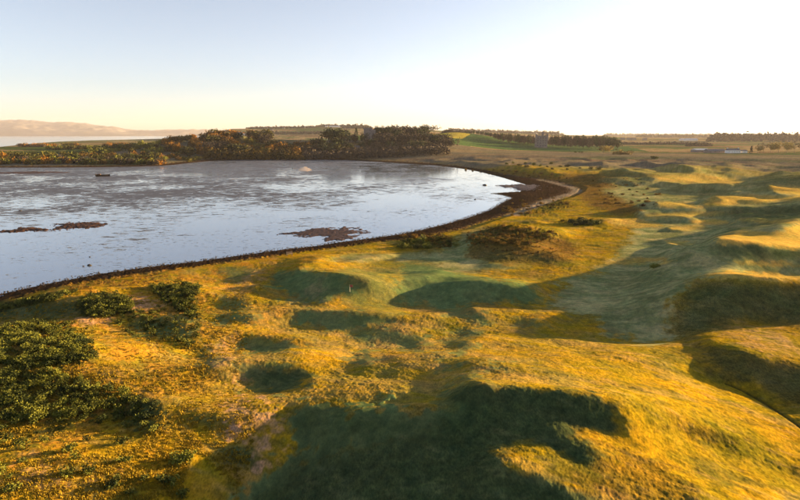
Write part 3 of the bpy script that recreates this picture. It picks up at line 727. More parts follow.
# far hills across the firth
def far_hills():
    prof = [(-500,124),(-300,117),(-150,123),(-60,119),(0,120.8),(20,120.4),(45,121),(55,122.6),(75,122.2),(95,124),(110,126),(130,128.6),(145,130.2),(165,130.2),(190,129.6),(215,130),(240,131),(280,131),(340,132),(420,133),(520,134)]
    us = np.linspace(-500, 520, 500); top = np.interp(us, [p[0] for p in prof], [p[1] for p in prof])
    D = 13000.0; top = top + 0.25 * noise(us * 40, us * 0 + 5, 600, 1)
    rows = np.linspace(0, 1, 40); V = []
    for q in rows:
        for u, tp in zip(us, top):
            d = D + 2600 * q; z = (CAM_H + (134.7 - tp) / 540 * (D + 2600)) 
            prof_q = q ** 0.75 if q < 1 else 1
            V.append(((u - 400) / 540 * d * 1.0, d, max(z, 5) * prof_q - 3))
    V = np.array(V, np.float32); n = len(us)
    rr = noise(V[:, 0], V[:, 1], 1100, 0) * 28 * np.sin(np.repeat(rows, n) * math.pi) ** 0.8
    V[:, 2] += rr * np.clip(V[:, 2] / 120, 0, 1)
    a = (np.arange(len(rows) - 1)[:, None] * n + np.arange(n - 1)[None, :]).ravel()
    F = np.stack([a, a + 1, a + n + 1, a + n], 1)
    m = simple_mat('moorland', (0.12, 0.10, 0.10), scale=0.0014, rough=1, col2=(0.05, 0.05, 0.055), detail=6)
    o = link('far_hills', mesh_np('far_hills', V, F, m)); tag(o, 'long low hills across the water at the left, pink in the haze', kind='structure')
far_hills()
# ================================================================ plants
R = random.Random(5)
def gz(x, y): return float(ground_z(np.array([x]), np.array([y]))[0])
def on_px(u, v):
    """a spot on the ground: the survey sight line (u, v) followed down to the relief"""
    dx, dy, dz = px2dir(u, v); t = np.linspace(20, 1600, 6000)
    x, y, z = dx * t, dy * t, CAM_H + dz * t
    g = ground_z(x, y); k = np.argmax(z < g)
    return float(x[k]), float(y[k]), float(g[k])
M_GORSE = leaf_mat('gorse_leaf', (0.018, 0.026, 0.005), (0.16, 0.165, 0.022), 0.9)
M_GORSE_O = leaf_mat('autumn_leaf', (0.05, 0.032, 0.006), (0.34, 0.15, 0.012), 0.25)
M_PINE = leaf_mat('pine_needle', (0.012, 0.018, 0.008), (0.035, 0.05, 0.018), 0.3)
M_TWIG = leaf_mat('winter_twig', (0.020, 0.016, 0.013), (0.068, 0.052, 0.040), 0.2)
M_OLIVE = leaf_mat('olive_leaf', (0.018, 0.022, 0.005), (0.085, 0.075, 0.012), 0.25)
M_YEL = leaf_mat('willow_leaf', (0.16, 0.11, 0.03), (0.42, 0.31, 0.07), 0.25)
M_HEATH = leaf_mat('dead_bracken', (0.045, 0.025, 0.006), (0.27, 0.155, 0.022), 1.2)
M_BARK = simple_mat('bark', (0.10, 0.075, 0.055), scale=1.5, rough=0.9, bmp=0.05)
M_BARK_P = simple_mat('pale_bark', (0.20, 0.16, 0.12), scale=1.5, rough=0.9, bmp=0.05)

def cards(centres, size, r, per, up=0.0, seed=0, flat=1.0):
    """clumps of small leaf-sized faces spread round the given centres"""
    rg = np.random.default_rng(seed); n = len(centres) * per
    c = np.repeat(np.asarray(centres), per, axis=0) + rg.normal(0, 1, (n, 3)) * (np.asarray(r)[..., None] if np.ndim(r) else r) * np.array([1, 1, flat])
    a = rg.normal(0, 1, (n, 3)); a[:, 2] += up; a /= np.linalg.norm(a, axis=1)[:, None]
    b = np.cross(a, rg.normal(0, 1, (n, 3))); b /= np.linalg.norm(b, axis=1)[:, None] + 1e-6
    s = size * rg.uniform(0.6, 1.4, (n, 1)); w = s * rg.uniform(0.35, 0.7, (n, 1))
    p0 = c - a * s * .5 - b * w * .3; p1 = c + b * w * .5; p2 = c + a * s * .5; p3 = c - b * w * .5 + a * s * 0.1
    V = np.stack([p0, p1, p2, p3], 1).reshape(-1, 3)
    F = np.arange(4 * n).reshape(-1, 4)
    return V, F
def crown_centres(n, rx, ry, rz, cz, seed, hollow=0.55, bumps=5, low=-0.6):
    rg = np.random.default_rng(seed); out = []
    lobes = [(rg.normal(0, .45) * rx, rg.normal(0, .45) * ry, rg.uniform(-.3, .5) * rz, rg.uniform(.45, .75)) for _ in range(bumps)]
    while len(out) < n:
        lx, ly, lz, s = lobes[rg.integers(bumps)]
        d = rg.normal(0, 1, 3); d /= np.linalg.norm(d); q = rg.uniform(hollow, 1.0) ** 0.6
        p = np.array([lx + d[0] * rx * s * q, ly + d[1] * ry * s * q, lz + d[2] * rz * s * q])
        if p[2] < low * rz: continue
        out.append(p + np.array([0, 0, cz]))
    return np.array(out)
def limb(bm, a, b, r0, r1, n=5):
    a, b = Vector(a), Vector(b); d = (b - a).normalized(); s = d.orthogonal().normalized(); w = d.cross(s)
    A = [bm.verts.new(a + (s * math.cos(t) + w * math.sin(t)) * r0) for t in [2 * math.pi * k / n for k in range(n)]]
    B = [bm.verts.new(b + (s * math.cos(t) + w * math.sin(t)) * r1) for t in [2 * math.pi * k / n for k in range(n)]]
    for k in range(n): bm.faces.new((A[k], A[(k + 1) % n], B[(k + 1) % n], B[k]))
    bm.faces.new(B)
def bm_mesh(name, bm, mat, smooth=False):
    bmesh.ops.recalc_face_normals(bm, faces=bm.faces[:])
    me = bpy.data.meshes.new(name); bm.to_mesh(me); bm.free(); me.materials.append(mat)
    for f in me.polygons: f.use_smooth = smooth
    return me
def trunk_mesh(h, r, cx, spread, nl, seed, mat, twigs=0):
    rg = random.Random(seed); bm = bmesh.new(); p = Vector((0, 0, -0.4)); r0 = r
    segs = 4
    for k in range(segs):
        q = Vector((rg.uniform(-.03, .03) * h, rg.uniform(-.03, .03) * h, h * (k + 1) / segs)); r1 = r0 * 0.8
        limb(bm, p, q, r0, r1, 7); p, r0 = q, r1
    tips = []
    for k in range(nl):
        a = 2 * math.pi * (k + rg.random() * .6) / nl; b0 = Vector((0, 0, h * rg.uniform(.55, 1.0)))
        e = Vector((math.cos(a) * spread * rg.uniform(.4, .8), math.sin(a) * spread * rg.uniform(.4, .8), cx * rg.uniform(.85, 1.25)))
        m_ = b0.lerp(e, .5) + Vector((0, 0, spread * .1)); limb(bm, b0, m_, r * .42, r * .26, 5); limb(bm, m_, e, r * .26, r * .1, 4)
        for t in range(twigs):
            f = e + Vector((rg.gauss(0, 1), rg.gauss(0, 1), rg.uniform(.1, 1.2))) * spread * .3
            limb(bm, m_.lerp(e, rg.uniform(.2, 1)), f, r * .1, r * .03, 3)
    return bm_mesh('trunk', bm, mat)
PROTO = {}
def tree_proto(key, H, rx, cz, rz, mat, barkm, n, per, size, seed, spread=None, th=None, r=None, hollow=.5, low=-.7, up=0.0, twigs=0, flat=1.0, lobes=6):
    th = th or cz * .7
    tm = trunk_mesh(th, r or H * 0.022, cz, spread or rx, 6, seed, barkm, twigs)
    V, F = cards(crown_centres(n, rx, rx, rz, cz, seed, hollow, lobes, low), size, size * .55, per, up, seed, flat)
    V[:, 2] = np.maximum(V[:, 2], 0.3)
    PROTO[key] = (tm, mesh_np('crown', V, F, mat, smooth=False))
def conifer_proto(key, H, rx, mat, seed, n=110, size=1.1, base=.08):
    rg = np.random.default_rng(seed); c = []
    for k in range(n):
        q = rg.random() ** 0.8; a = rg.random() * 6.283; rr = rx * (1 - q) ** .8 * rg.uniform(.55, 1.05)
        c.append((math.cos(a) * rr, math.sin(a) * rr, H * (base + (1 - base) * q)))
    V, F = cards(c, size, size * .3, 4, -0.4, seed)
    V[:, 2] = np.minimum(np.maximum(V[:, 2], 0.3), H)
    bm = bmesh.new(); limb(bm, (0, 0, -.4), (0, 0, H * .95), H * .022, .04, 6)
    PROTO[key] = (bm_mesh('trunk', bm, M_BARK), mesh_np('crown', V, F, mat, smooth=False))
# nominal trees 10 m high, scaled when they are placed
tree_proto('round_a', 10, 5.2, 5.2, 5.0, M_OLIVE, M_BARK, 170, 5, 1.15, 1, low=-1)
tree_proto('round_b', 10, 5.0, 5.2, 4.8, M_GORSE_O, M_BARK, 170, 5, 1.15, 2, low=-1)
tree_proto('round_c', 10, 5.0, 5.2, 4.9, M_TWIG, M_BARK, 190, 5, 1.0, 3, twigs=3, low=-1)
tree_proto('round_d', 10, 4.8, 5.4, 5.0, M_PINE, M_BARK, 180, 5, 1.1, 4, low=-1)
tree_proto('bare_a', 10, 4.4, 6.4, 3.8, M_TWIG, M_BARK, 80, 5, 0.6, 5, twigs=6, hollow=.3)
tree_proto('bare_b', 10, 5.2, 7.2, 2.5, M_TWIG, M_BARK_P, 110, 5, 0.62, 6, twigs=7, hollow=.6, flat=.5)
tree_proto('gold', 10, 4.6, 5.4, 4.2, M_YEL, M_BARK_P, 150, 5, 0.9, 7, twigs=2, th=4.5)
tree_proto('tall_wood', 10, 3.8, 4.9, 5.0, M_TWIG, M_BARK, 170, 5, 1.0, 8, low=-1)
tree_proto('tall_wood_b', 10, 3.8, 4.8, 5.0, M_PINE, M_BARK, 170, 5, 1.0, 9, low=-1)
conifer_proto('pine', 10, 2.6, M_PINE, 3)
conifer_proto('cypress', 10, 2.9, M_PINE, 4, n=150, size=.9, base=.03)
def bush_mesh(rx, rz, mat, n, per, size, seed, up=.3):
    c = crown_centres(n, rx, rx * .85, rz, rz * .55, seed, .35, 6, -.6)
    V, F = cards(c, size, size * .6, per, up, seed); V[:, 2] = np.maximum(V[:, 2], -.12)
    return mesh_np('bush', V, F, mat, smooth=False)
# near bushes about 2 m across, with fine spiny shoots
GORSE = [bush_mesh(1.0, .8, M_GORSE, 150, 8, .17, 20 + k) for k in range(4)]
HEATH = [bush_mesh(.9, .6, M_HEATH, 110, 8, .17, 30 + k, up=.8) for k in range(3)]
FARB = [bush_mesh(1.0, .75, mt__, 60, 5, .30, 40 + k) for k, mt__ in enumerate((M_GORSE, M_OLIVE, M_GORSE_O, M_GORSE_O, M_TWIG))]
def tree(key, x, y, h, wide=1.0, z=None, label='', cat='tree', group=None, name='tree', sink=0.3):
    z = gz(x, y) if z is None else z
    o = bpy.data.objects.new(name, None); C.objects.link(o); o.location = (x, y, z - sink); o.rotation_euler = (0, 0, R.uniform(0, 6.28)); o.scale = (h / 10 * wide, h / 10 * wide, h / 10)
    o.empty_display_size = .5; tag(o, label, cat, group)
    tm, cm = PROTO[key]; link('trunk', tm, o); link('crown', cm, o); return o
def bush(me, x, y, s, label, group, name='gorse_bush', cat='bush', sz=1.0, z=None):
    o = link(name, me, loc=(x, y, (gz(x, y) if z is None else z) - .08 * s)); o.rotation_euler = (R.uniform(-.1, .1), R.uniform(-.1, .1), R.uniform(0, 6.28)); o.scale = (s * R.uniform(.85, 1.2), s * R.uniform(.85, 1.2), s * sz * R.uniform(.8, 1.15))
    tag(o, label, cat, group); return o
def scatter_px(poly, n, seed, mind=3.0):
    rg = random.Random(seed); us = [p[0] for p in poly]; vs = [p[1] for p in poly]; out = []
    tries = 0
    while len(out) < n and tries < n * 40:
        tries += 1; u, v = rg.uniform(min(us), max(us)), rg.uniform(min(vs), max(vs))
        if not poly_in(poly, np.array([u]), np.array([v]))[0]: continue
        if any((u - a) ** 2 + ((v - b) * 2.2) ** 2 < mind * mind for a, b in out): continue
        out.append((u, v))
    return out

# ---- gorse and bracken on the near dunes: countable bushes
GP = [
 ([(0,332),(22,326),(50,324),(78,330),(92,346),(84,360),(50,366),(0,366)], 46, 8, .85, 'gorse', 'dark green gorse bush on the humped dune at the left edge', 'gorse bushes on the humped dune at the left edge'),
 ([(2,372),(60,374),(100,386),(100,410),(70,420),(4,420)], 44, 9, .8, 'gorse', 'dark green gorse bush low on the left slope below the humped dune', 'gorse bushes low on the left slope'),
 ([(82,302),(100,295),(124,298),(128,310),(112,318),(86,314)], 22, 6, .8, 'gorse', 'dark gorse bush beside the pinkish bare patch near the shore', 'gorse bushes beside the pinkish bare patch'),
 ([(154,288),(176,283),(198,288),(190,299),(162,296)], 14, 6, .8, 'gorse', 'dark gorse bush in the hollow left of the orange mound', 'gorse bushes left of the orange mound'),
 ([(398,242),(425,238),(450,240),(452,246),(430,249),(398,248)], 16, 5, 1.15, 'gorse', 'dark gorse bush in the long clump just above the beach', 'gorse bushes in the long clump above the beach'),
 ([(398,237),(425,234),(450,237),(448,240),(420,239)], 12, 4, 1.0, 'heath', 'russet bracken clump on the lit top of the bank above the beach', 'bracken clumps on the lit top of the bank'),
 ([(466,236),(500,226),(545,230),(560,238),(520,245),(470,244)], 34, 6, 1.05, 'heath', 'rust brown bracken clump on the dune right of the grassy path', 'bracken clumps on the dune right of the path'),
 ([(500,210),(520,200),(558,198),(574,204),(545,212),(508,216)], 26, 5, 1.3, 'heath', 'sunlit bracken clump beside the head of the bay', 'bracken clumps beside the head of the bay'),
 ([(560,220),(582,219),(598,223),(594,226),(568,226)], 10, 4, 1.3, 'gorse', 'dark gorse bush in the shaded strip below the pale sunny bank', 'gorse bushes in the shaded strip'),
 ([(600,184),(640,184),(660,196),(650,206),(610,206),(590,196)], 26, 7, 1.2, 'heath', 'dull brown heather clump on the middle dune beyond the bay head', 'heather clumps on the middle dune'),
 ([(440,170),(490,170),(550,174),(580,182),(540,177),(480,173)], 30, 6, 1.6, 'heath', 'brown reed clump along the far side of the bay head', 'reed clumps along the far side of the bay head'),
 ([(500,162),(560,164),(600,170),(560,170),(510,167)], 18, 7, 2.0, 'gorse', 'small dark bush on the pale flat beyond the bay head', 'small dark bushes on the pale flat'),
]
for poly, n, mind, size, kind, lab, grp in GP:
    for k, (u, v) in enumerate(scatter_px(poly, n, int(poly[0][0]) + n, mind)):
        x, y, z = on_px(u, v)
        near = math.hypot(x, y) < 150
        me = (GORSE if kind == 'gorse' else HEATH)[k % 3] if near or kind == 'heath' else FARB[k % 2]
        bush(me, x, y, size * R.uniform(.55, 1.15), lab, grp, 'gorse_bush' if kind == 'gorse' else 'bracken_clump', 'bush' if kind == 'gorse' else 'bracken', z=z)
print('near bushes', round(time.time() - T0, 1))
for (u, v, s, kind, lab) in (
    (40, 416, .55, 'heath', 'small round orange bush, leftmost of three on the dark left slope'),
    (78, 415, .62, 'heath', 'small round orange bush, middle of three on the dark left slope'),
    (97, 414, .50, 'heath', 'small round orange bush, rightmost of three on the dark left slope'),
    (181, 462, .95, 'gorse', 'black-looking lone gorse bush in the bottom left corner rough'),
    (654, 268, .95, 'gorse', 'lone dark bush standing on the shaded green valley'),
    (655, 158.5, 3.3, 'gorse', 'broad low orange brown bush alone on the far flat'),
    (381, 155.6 + 3, 1.0, 'gorse', 'small dark bush on the far marsh below the wood')):
    x, y, z = on_px(u, v)
    b = bush((HEATH if kind == 'heath' else GORSE)[0], x, y, s, lab, None, 'gorse_bush' if kind == 'gorse' else 'bracken_clump', 'bush', z=z)
# ---- heather and dead stems as ground cover
def cover(name, poly_list, n, me, smin, smax, seed, label, mind=0):
    rg = np.random.default_rng(seed); P = []
    for poly, m in poly_list:
        us = [p[0] for p in poly]; vs = [p[1] for p in poly]
        u = rg.uniform(min(us), max(us), m * 3); v = rg.uniform(min(vs), max(vs), m * 3); k = poly_in(poly, u, v); u, v = u[k][:m], v[k][:m]
        # land on the relief by fixed-point steps
        z = np.full(u.shape, 3.0)
        for _ in range(7):
            a = (u - 400) / FPX; b = (250 - v) / FPX; t = (z - CAM_H) / (-SP + b * CP); x = a * t; y = (CP + b * SP) * t
            z = .5 * z + .5 * ground_z(x, y)
        ok = (z > 1.0) & (y > 15) & (y < 900)
        P.append(np.stack([x, y, z], 1)[ok])
    P = np.concatenate(P)
    pm = bpy.data.meshes.new(name); pm.vertices.add(len(P)); pm.vertices.foreach_set('co', P.astype(np.float32).ravel())
    pm.update(); o = link(name, pm); tag(o, label, kind='stuff')
    src = bpy.data.objects.new(name + '_tuft', me)
    g = bpy.data.node_groups.new(name, 'GeometryNodeTree')
    g.interface.new_socket('Geometry', in_out='INPUT', socket_type='NodeSocketGeometry'); g.interface.new_socket('Geometry', in_out='OUTPUT', socket_type='NodeSocketGeometry')
    gi = g.nodes.new('NodeGroupInput'); go = g.nodes.new('NodeGroupOutput'); ip = g.nodes.new('GeometryNodeInstanceOnPoints')
    oi = g.nodes.new('GeometryNodeObjectInfo'); oi.inputs['Object'].default_value = src
    rv = g.nodes.new('FunctionNodeRandomValue'); rv.data_type = 'FLOAT_VECTOR'; rv.inputs[0].default_value = (-.15, -.15, 0); rv.inputs[1].default_value = (.15, .15, 6.28)
    rs = g.nodes.new('FunctionNodeRandomValue'); rs.data_type = 'FLOAT'; rs.inputs[2].default_value = smin; rs.inputs[3].default_value = smax
    m2p = g.nodes.new('GeometryNodeMeshToPoints')
    L = g.links.new
    L(gi.outputs[0], m2p.inputs[0]); L(m2p.outputs[0], ip.inputs['Points']); L(oi.outputs['Geometry'], ip.inputs['Instance'])
    L(rv.outputs[0], ip.inputs['Rotation']); L(rs.outputs[1], ip.inputs['Scale']); L(ip.outputs[0], go.inputs[0])
    md = o.modifiers.new('scatter', 'NODES'); md.node_group = g
    return o
def tuft_mesh(mat, n, h, spread, seed):
    rg = np.random.default_rng(seed); V = []; F = []
    for k in range(n):
        a = rg.uniform(0, 6.283); r = spread * rg.random() ** .5; x, y = math.cos(a) * r, math.sin(a) * r; hh = h * rg.uniform(.5, 1.1); l = rg.normal(0, .35, 2) * hh; w = .035
        b = rg.uniform(0, 3.14); cx, cy = math.cos(b) * w, math.sin(b) * w; i = len(V)
        V += [(x - cx, y - cy, -.03), (x + cx, y + cy, -.03), (x + l[0] * .5 + cx * .7, y + l[1] * .5 + cy * .7, hh * .6), (x + l[0], y + l[1], hh)]; F.append((i, i + 1, i + 2, i + 3))
    return mesh_np('tuft', V, F, mat, smooth=False)
M_GRASS = leaf_mat('marram_blade', (0.13, 0.09, 0.006), (0.34, 0.23, 0.015), 3.0)
M_GRASS2 = leaf_mat('dull_blade', (0.03, 0.026, 0.006), (0.13, 0.09, 0.02), 3.0)
T1 = tuft_mesh(M_GRASS, 16, .15, .22, 1)
cover('rough_grass', [([(0,300),(130,282),(200,270),(262,285),(250,330),(240,370),(236,400),(200,420),(180,500),(0,500)], 9000),
                      ([(236,500),(190,440),(240,380),(260,400),(250,460)], 500)], 0, T1, .4, 1.1, 3, 'tufts of coarse golden grass over the near dunes')
S1 = bush_mesh(.5, .35, M_GORSE, 30, 6, .14, 71); S2 = bush_mesh(.5, .28, M_HEATH, 30, 8, .10, 72)
cover('low_gorse', [([(0,328),(30,323),(60,325),(90,332),(98,360),(60,368),(0,368)], 150), ([(0,370),(60,370),(110,385),(150,400),(160,435),(100,425),(0,430)], 140),
                    ([(78,300),(105,293),(132,300),(132,314),(84,318)], 180), ([(150,286),(200,284),(194,320),(160,300)], 200), ([(100,318),(200,300),(200,350),(150,345)], 110), ([(0,285+20),(80,290),(60,300),(0,312)], 160),
                    ([(0,430),(170,440),(190,500),(0,500)], 30)], 0, S1, .4, 1.5, 5, 'low green gorse sprigs spread over the left dunes')
cover('low_bracken', [([(462,234),(500,224),(560,234),(580,248),(540,256),(470,250)], 150), ([(495,206),(560,196),(578,205),(505,217)], 120), ([(560,172),(640,178),(662,206),(600,206),(575,190)], 200),
                      ([(60,285),(150,274),(200,268),(200,276),(150,284),(60,296)], 90), ([(398,236),(452,236),(452,248),(398,250)], 160)], 0, S2, .4, 1.3, 6, 'low russet bracken and heather spread between the dunes')

# ---- stones along the tide line
M_ROCK = simple_mat('wet_stone', (0.05, 0.038, 0.03), scale=3, rough=0.6, bmp=.05, col2=(0.015, 0.012, 0.01))
def rock_mesh(seed, mat):
    bm = bmesh.new(); bmesh.ops.create_icosphere(bm, subdivisions=1, radius=.5); rg = random.Random(seed)
    for v in bm.verts: v.co *= rg.uniform(.7, 1.15); v.co.z *= .55
    return bm_mesh('stone', bm, mat)
RK = rock_mesh(1, M_ROCK)
rg = np.random.default_rng(9); pts = []
SP_ = [(u, v) for u, v in SHORE_PX[1:22]]
sx = np.array([g0(*p) for p in SP_]); seg = np.hypot(*np.diff(sx, axis=0).T); cum = np.concatenate([[0], np.cumsum(seg)])
tt = rg.uniform(0, cum[-1], 2600); px_ = np.interp(tt, cum, sx[:, 0]); py_ = np.interp(tt, cum, sx[:, 1]); off = np.abs(rg.normal(0, 1, 2600))
px_ -= rg.normal(0, .9, 2600) * 0.6 + off * .3; py_ += rg.normal(0.1, 1.1, 2600)
pz_ = np.maximum(ground_z(px_, py_), 0)
pm = bpy.data.meshes.new('beach_stones'); pm.vertices.add(len(px_)); pm.vertices.foreach_set('co', np.stack([px_, py_, pz_], 1).astype(np.float32).ravel()); pm.update()
bs = link('beach_stones', pm); tag(bs, 'dark weedy stones strewn along the tide line', kind='stuff')
g = bpy.data.node_groups['low_gorse'].copy()
for n_ in g.nodes:
    if n_.type == 'OBJECT_INFO': n_.inputs['Object'].default_value = bpy.data.objects.new('stone_source', RK)
    if n_.type == 'RANDOM_VALUE' and n_.data_type == 'FLOAT': n_.inputs[2].default_value = .10; n_.inputs[3].default_value = .5
md = bs.modifiers.new('scatter', 'NODES'); md.node_group = g
ri = 0
for (u, v, s, lab) in ((89.5, 265.5, 1.1, 'largest dark stone in the shallows off the left shore'), (83.5, 266.3, .5, 'small dark stone left of the largest stone in the shallows'), (485, 185.3, 2.6, 'lone black rock on the bright mud near the head of the bay'),
                 (90, 257, .5, 'small dark stone in the shallows above the largest stone'), (475, 199.5, 1.0, 'small dark rock on the bright mud toward the weedy beach'), (20, 211, 1.2, 'small dark rock on the left mud beyond the weed banks')):
    x, y = g0(u, v); o = link('rock', rock_mesh(50 + ri, M_ROCK), loc=(x, y, .05 * s)); ri += 1
    o.scale = (s * 1.3, s, s); tag(o, lab, 'rock')

# ================================================================ far headland hedges and scrub
def belt(specs, n, seed, keys, label, group, name='tree', cat='tree', hmin=6, hmax=10, wide=1.0, u0=0, u1=1, dfun=None, sink=.3):
    rg = random.Random(seed)
    for k in range(n):
        q = (k + rg.uniform(0.1, .9)) / n; u = u0 + (u1 - u0) * q; d = dfun(q, rg); p = at(u, d)
        x, y = p[0], p[1]; kk = keys[rg.randrange(len(keys))]
        tree(kk, x, y, rg.uniform(hmin, hmax), wide * rg.uniform(.85, 1.2), label=label, cat=cat, group=group, name=name, sink=sink)
def fbush(n, seed, u0, u1, dfun, smin, smax, kinds, label, group, sz=.9, name='shrub'):
    rg = random.Random(seed)
    for k in range(n):
        q = (k + rg.uniform(0, 1)) / n; u = u0 + (u1 - u0) * q; p = at(u, dfun(q, rg))
        z = gz(p[0], p[1])
        if z < .5: continue
        bush(FARB[kinds[rg.randrange(len(kinds))]], p[0], p[1], rg.uniform(smin, smax), label, group, name, 'shrub', sz, z=z)
# front hedge of the headland
fbush(110, 1, -30, 165, lambda q, r: r.uniform(536, 570) + 10 * q, 3.6, 5.6, (0, 1, 0, 1, 4, 2), 'olive and rust coloured shrub in the thicket along the headland shore', 'shrubs in the thicket along the headland shore', 1.0)
fbush(44, 2, -30, 130, lambda q, r: r.uniform(575, 680), 4.0, 6.5, (0, 1, 2, 1), 'olive shrub just behind the front thicket of the headland', 'shrubs behind the front thicket', 1.0)
fbush(26, 3, 48, 100, lambda q, r: r.uniform(830, 900), 5.0, 6.5, (0, 0, 1), 'dark green shrub in the middle hedge across the headland field', 'shrubs in the middle hedge')
fbush(34, 4, 95, 180, lambda q, r: r.uniform(700, 820), 5.0, 7.5, (0, 1, 0, 4), 'dark rounded shrub in the thicket left of the autumn trees', 'shrubs left of the autumn trees', 1.0)
fbush(22, 5, 20, 55, lambda q, r: r.uniform(1010, 1120), 5.0, 7.0, (2, 3, 4), 'rust coloured shrub on the seaward rim of the headland', 'shrubs on the seaward rim')
fbush(10, 6, 66, 78, lambda q, r: r.uniform(1180, 1230), 5.5, 8.0, (2, 1), 'small brown shrub on the skyline of the headland', 'shrubs on the skyline of the headland')
fbush(12, 7, 105, 131, lambda q, r: r.uniform(1200, 1260), 5, 7.0, (2, 3), 'rust shrub in the short row against the firth', 'shrubs in the short row against the firth')
fbush(7, 8, 152, 163, lambda q, r: r.uniform(1280, 1330), 7, 9.0, (0, 1), 'dark shrub in the clump against the pale firth', 'shrubs in the clump against the firth')
fbush(30, 9, 130, 200, lambda q, r: r.uniform(610, 680), 3.5, 5.5, (1, 0, 3), 'green shrub on the bank above the sandy spit', 'shrubs on the bank above the spit')
# autumn trees
belt(None, 20, 11, ['round_b', 'round_b', 'round_a'], 'orange lit autumn tree at the left end of the wood', 'orange autumn trees at the left end of the wood', u0=168, u1=215, hmin=10, hmax=14, wide=1.25, dfun=lambda q, r: r.uniform(700, 830))
belt(None, 38, 12, ['round_a', 'round_b', 'round_a', 'round_c'], 'olive and gold tree in the rounded wood beside the bay', 'olive and gold trees of the rounded wood', u0=205, u1=272, hmin=13, hmax=18, wide=1.3, dfun=lambda q, r: r.uniform(690, 850))
belt(None, 20, 13, ['round_b', 'round_b', 'round_a'], 'orange autumn tree at the right end of the rounded wood', 'orange autumn trees at the right end of the rounded wood', u0=268, u1=312, hmin=11, hmax=17, wide=1.3, dfun=lambda q, r: r.uniform(690, 800))
# dark wood
belt(None, 20, 14, ['round_c', 'round_d', 'round_a'], 'dark shaded tree in the wood below the ruin', 'dark trees in the wood below the ruin', u0=306, u1=350, hmin=13, hmax=17, wide=1.1, dfun=lambda q, r: r.uniform(700, 800))
belt(None, 28, 15, ['round_c', 'tall_wood', 'tall_wood_b', 'round_c'], 'bare dark tree in the shaded wood at the centre', 'bare dark trees in the shaded central wood', u0=352, u1=450, hmin=11, hmax=15, wide=1.1, dfun=lambda q, r: r.uniform(735, 830) + 40 * max(0, q - .7))
belt(None, 26, 16, ['round_c', 'bare_a', 'round_d', 'tall_wood'], 'tall bare tree on the top of the central wood', 'tall bare trees on top of the central wood', u0=381, u1=422, hmin=17, hmax=23, wide=1.0, dfun=lambda q, r: r.uniform(860, 960))
def solo(key, u, d, top_v, wide, label, name='tree', cat='tree'):
    p = at(u, d); z = gz(p[0], p[1]); ztop = CAM_H + (134.7 - top_v) / 540 * d
    h = max(4.0, ztop - z + .3) / 1.02
    return tree(key, p[0], p[1], h, wide * 10 / h if wide > 3 else wide, z=z, label=label, cat=cat, name=name)
solo('round_d', 331, 800, 128.8, 1.5, 'large dark rounded tree, left of a pair above the central wood')
solo('round_d', 342, 802, 129.6, 1.4, 'large dark rounded tree, right of a pair above the central wood')
solo('cypress', 356.5, 1120, 127.8, 1.0, 'dark egg-shaped conifer alone on the skyline field', 'conifer')
solo('pine', 416, 900, 131.5, 1.2, 'dark pointed conifer, left one among the bare central trees', 'conifer')
solo('pine', 420, 905, 130.8, 1.2, 'dark pointed conifer, middle one among the bare central trees', 'conifer')
solo('pine', 428, 905, 133.5, 1.2, 'dark pointed conifer, right one below the wide-topped tree', 'conifer')
solo('pine', 435, 900, 137.0, 1.2, 'short dark conifer at the right end of the central wood', 'conifer')
solo('bare_b', 426, 985, 124.6, 1.0, 'wide-topped bare tree, left of two on the skyline', 'bare_tree')
solo('bare_b', 435, 990, 125.0, 1.0, 'wide-topped bare tree, right of two on the skyline', 'bare_tree')
solo('gold', 431.5, 930, 131.5, .75, 'bright yellow green tree below the wide-topped bare trees')
solo('round_d', 378, 880, 127.0, 1.0, 'dark rounded tree just right of the grey ruin')
solo('round_d', 388, 885, 127.0, .9, 'dark tree second right of the grey ruin')
belt(None, 30, 32, ['round_c', 'tall_wood', 'tall_wood_b'], 'tall dark tree in the body of the central wood', 'tall dark trees in the body of the central wood', u0=379, u1=446, hmin=14, hmax=19, wide=1.2, dfun=lambda q, r: r.uniform(800, 880))
# right-hand long wood with the tower house
def long_d(u): return np.interp(u, [460, 500, 520, 560, 610], [1350, 1120, 1075, 1060, 1000])
def long_top(u): return np.interp(u, [445, 463, 500, 520, 545, 575, 600, 620], [131, 131.0, 133.5, 135, 136.5, 136, 136.2, 138.6])
rgx = random.Random(17)
for k in range(104):
    u = 462 + (612 - 462) * (k + rgx.random()) / 104
    if 533 < u < 549: continue
    d = float(long_d(u)) + rgx.uniform(0, 55); p = at(u, d); z = gz(p[0], p[1])
    h = max(8, (CAM_H + (134.7 - float(long_top(u)) - rgx.uniform(-.9, .3)) / 540 * d - z) / 1.02)
    left = u < 540
    tree(rgx.choice(['tall_wood', 'tall_wood', 'tall_wood_b']), p[0], p[1], h, rgx.uniform(.5, .75) * 14 / max(h, 14) * 1.2, z=z, label='tall dark tree in the long wood left of the tower house' if left else 'tall dark tree in the long wood right of the tower house',
         cat='tree', group='trees of the long wood left of the tower' if left else 'trees of the long wood right of the tower')
rgx = random.Random(18)
for k in range(16):
    u = 532 + 19 * k / 16; d = 1120 + rgx.uniform(0, 30); p = at(u, d); z = gz(p[0], p[1]); h = (CAM_H + (134.7 - 137.2) / 540 * d - z)
    tree('tall_wood', p[0], p[1], h, .6, z=z, label='dark tree of the long wood behind the tower house', group='trees behind the tower house')
belt(None, 14, 19, ['bare_a', 'round_c', 'tall_wood'], 'brown bare tree in the row above the yellow field', 'brown trees in the row above the yellow field', u0=441, u1=466, hmin=11, hmax=14, dfun=lambda q, r: 1400 + r.uniform(-20, 40))
solo('round_d', 613, 930, 137.6, 1.1, 'dark rounded tree at the right end of the long wood')
solo('round_d', 617.5, 935, 139.6, 1.1, 'smaller dark rounded tree closing the right end of the long wood')
solo('bare_a', 569.5, 900, 142.6, 1.0, 'pale bare tree standing in front of the long wood', 'bare_tree')
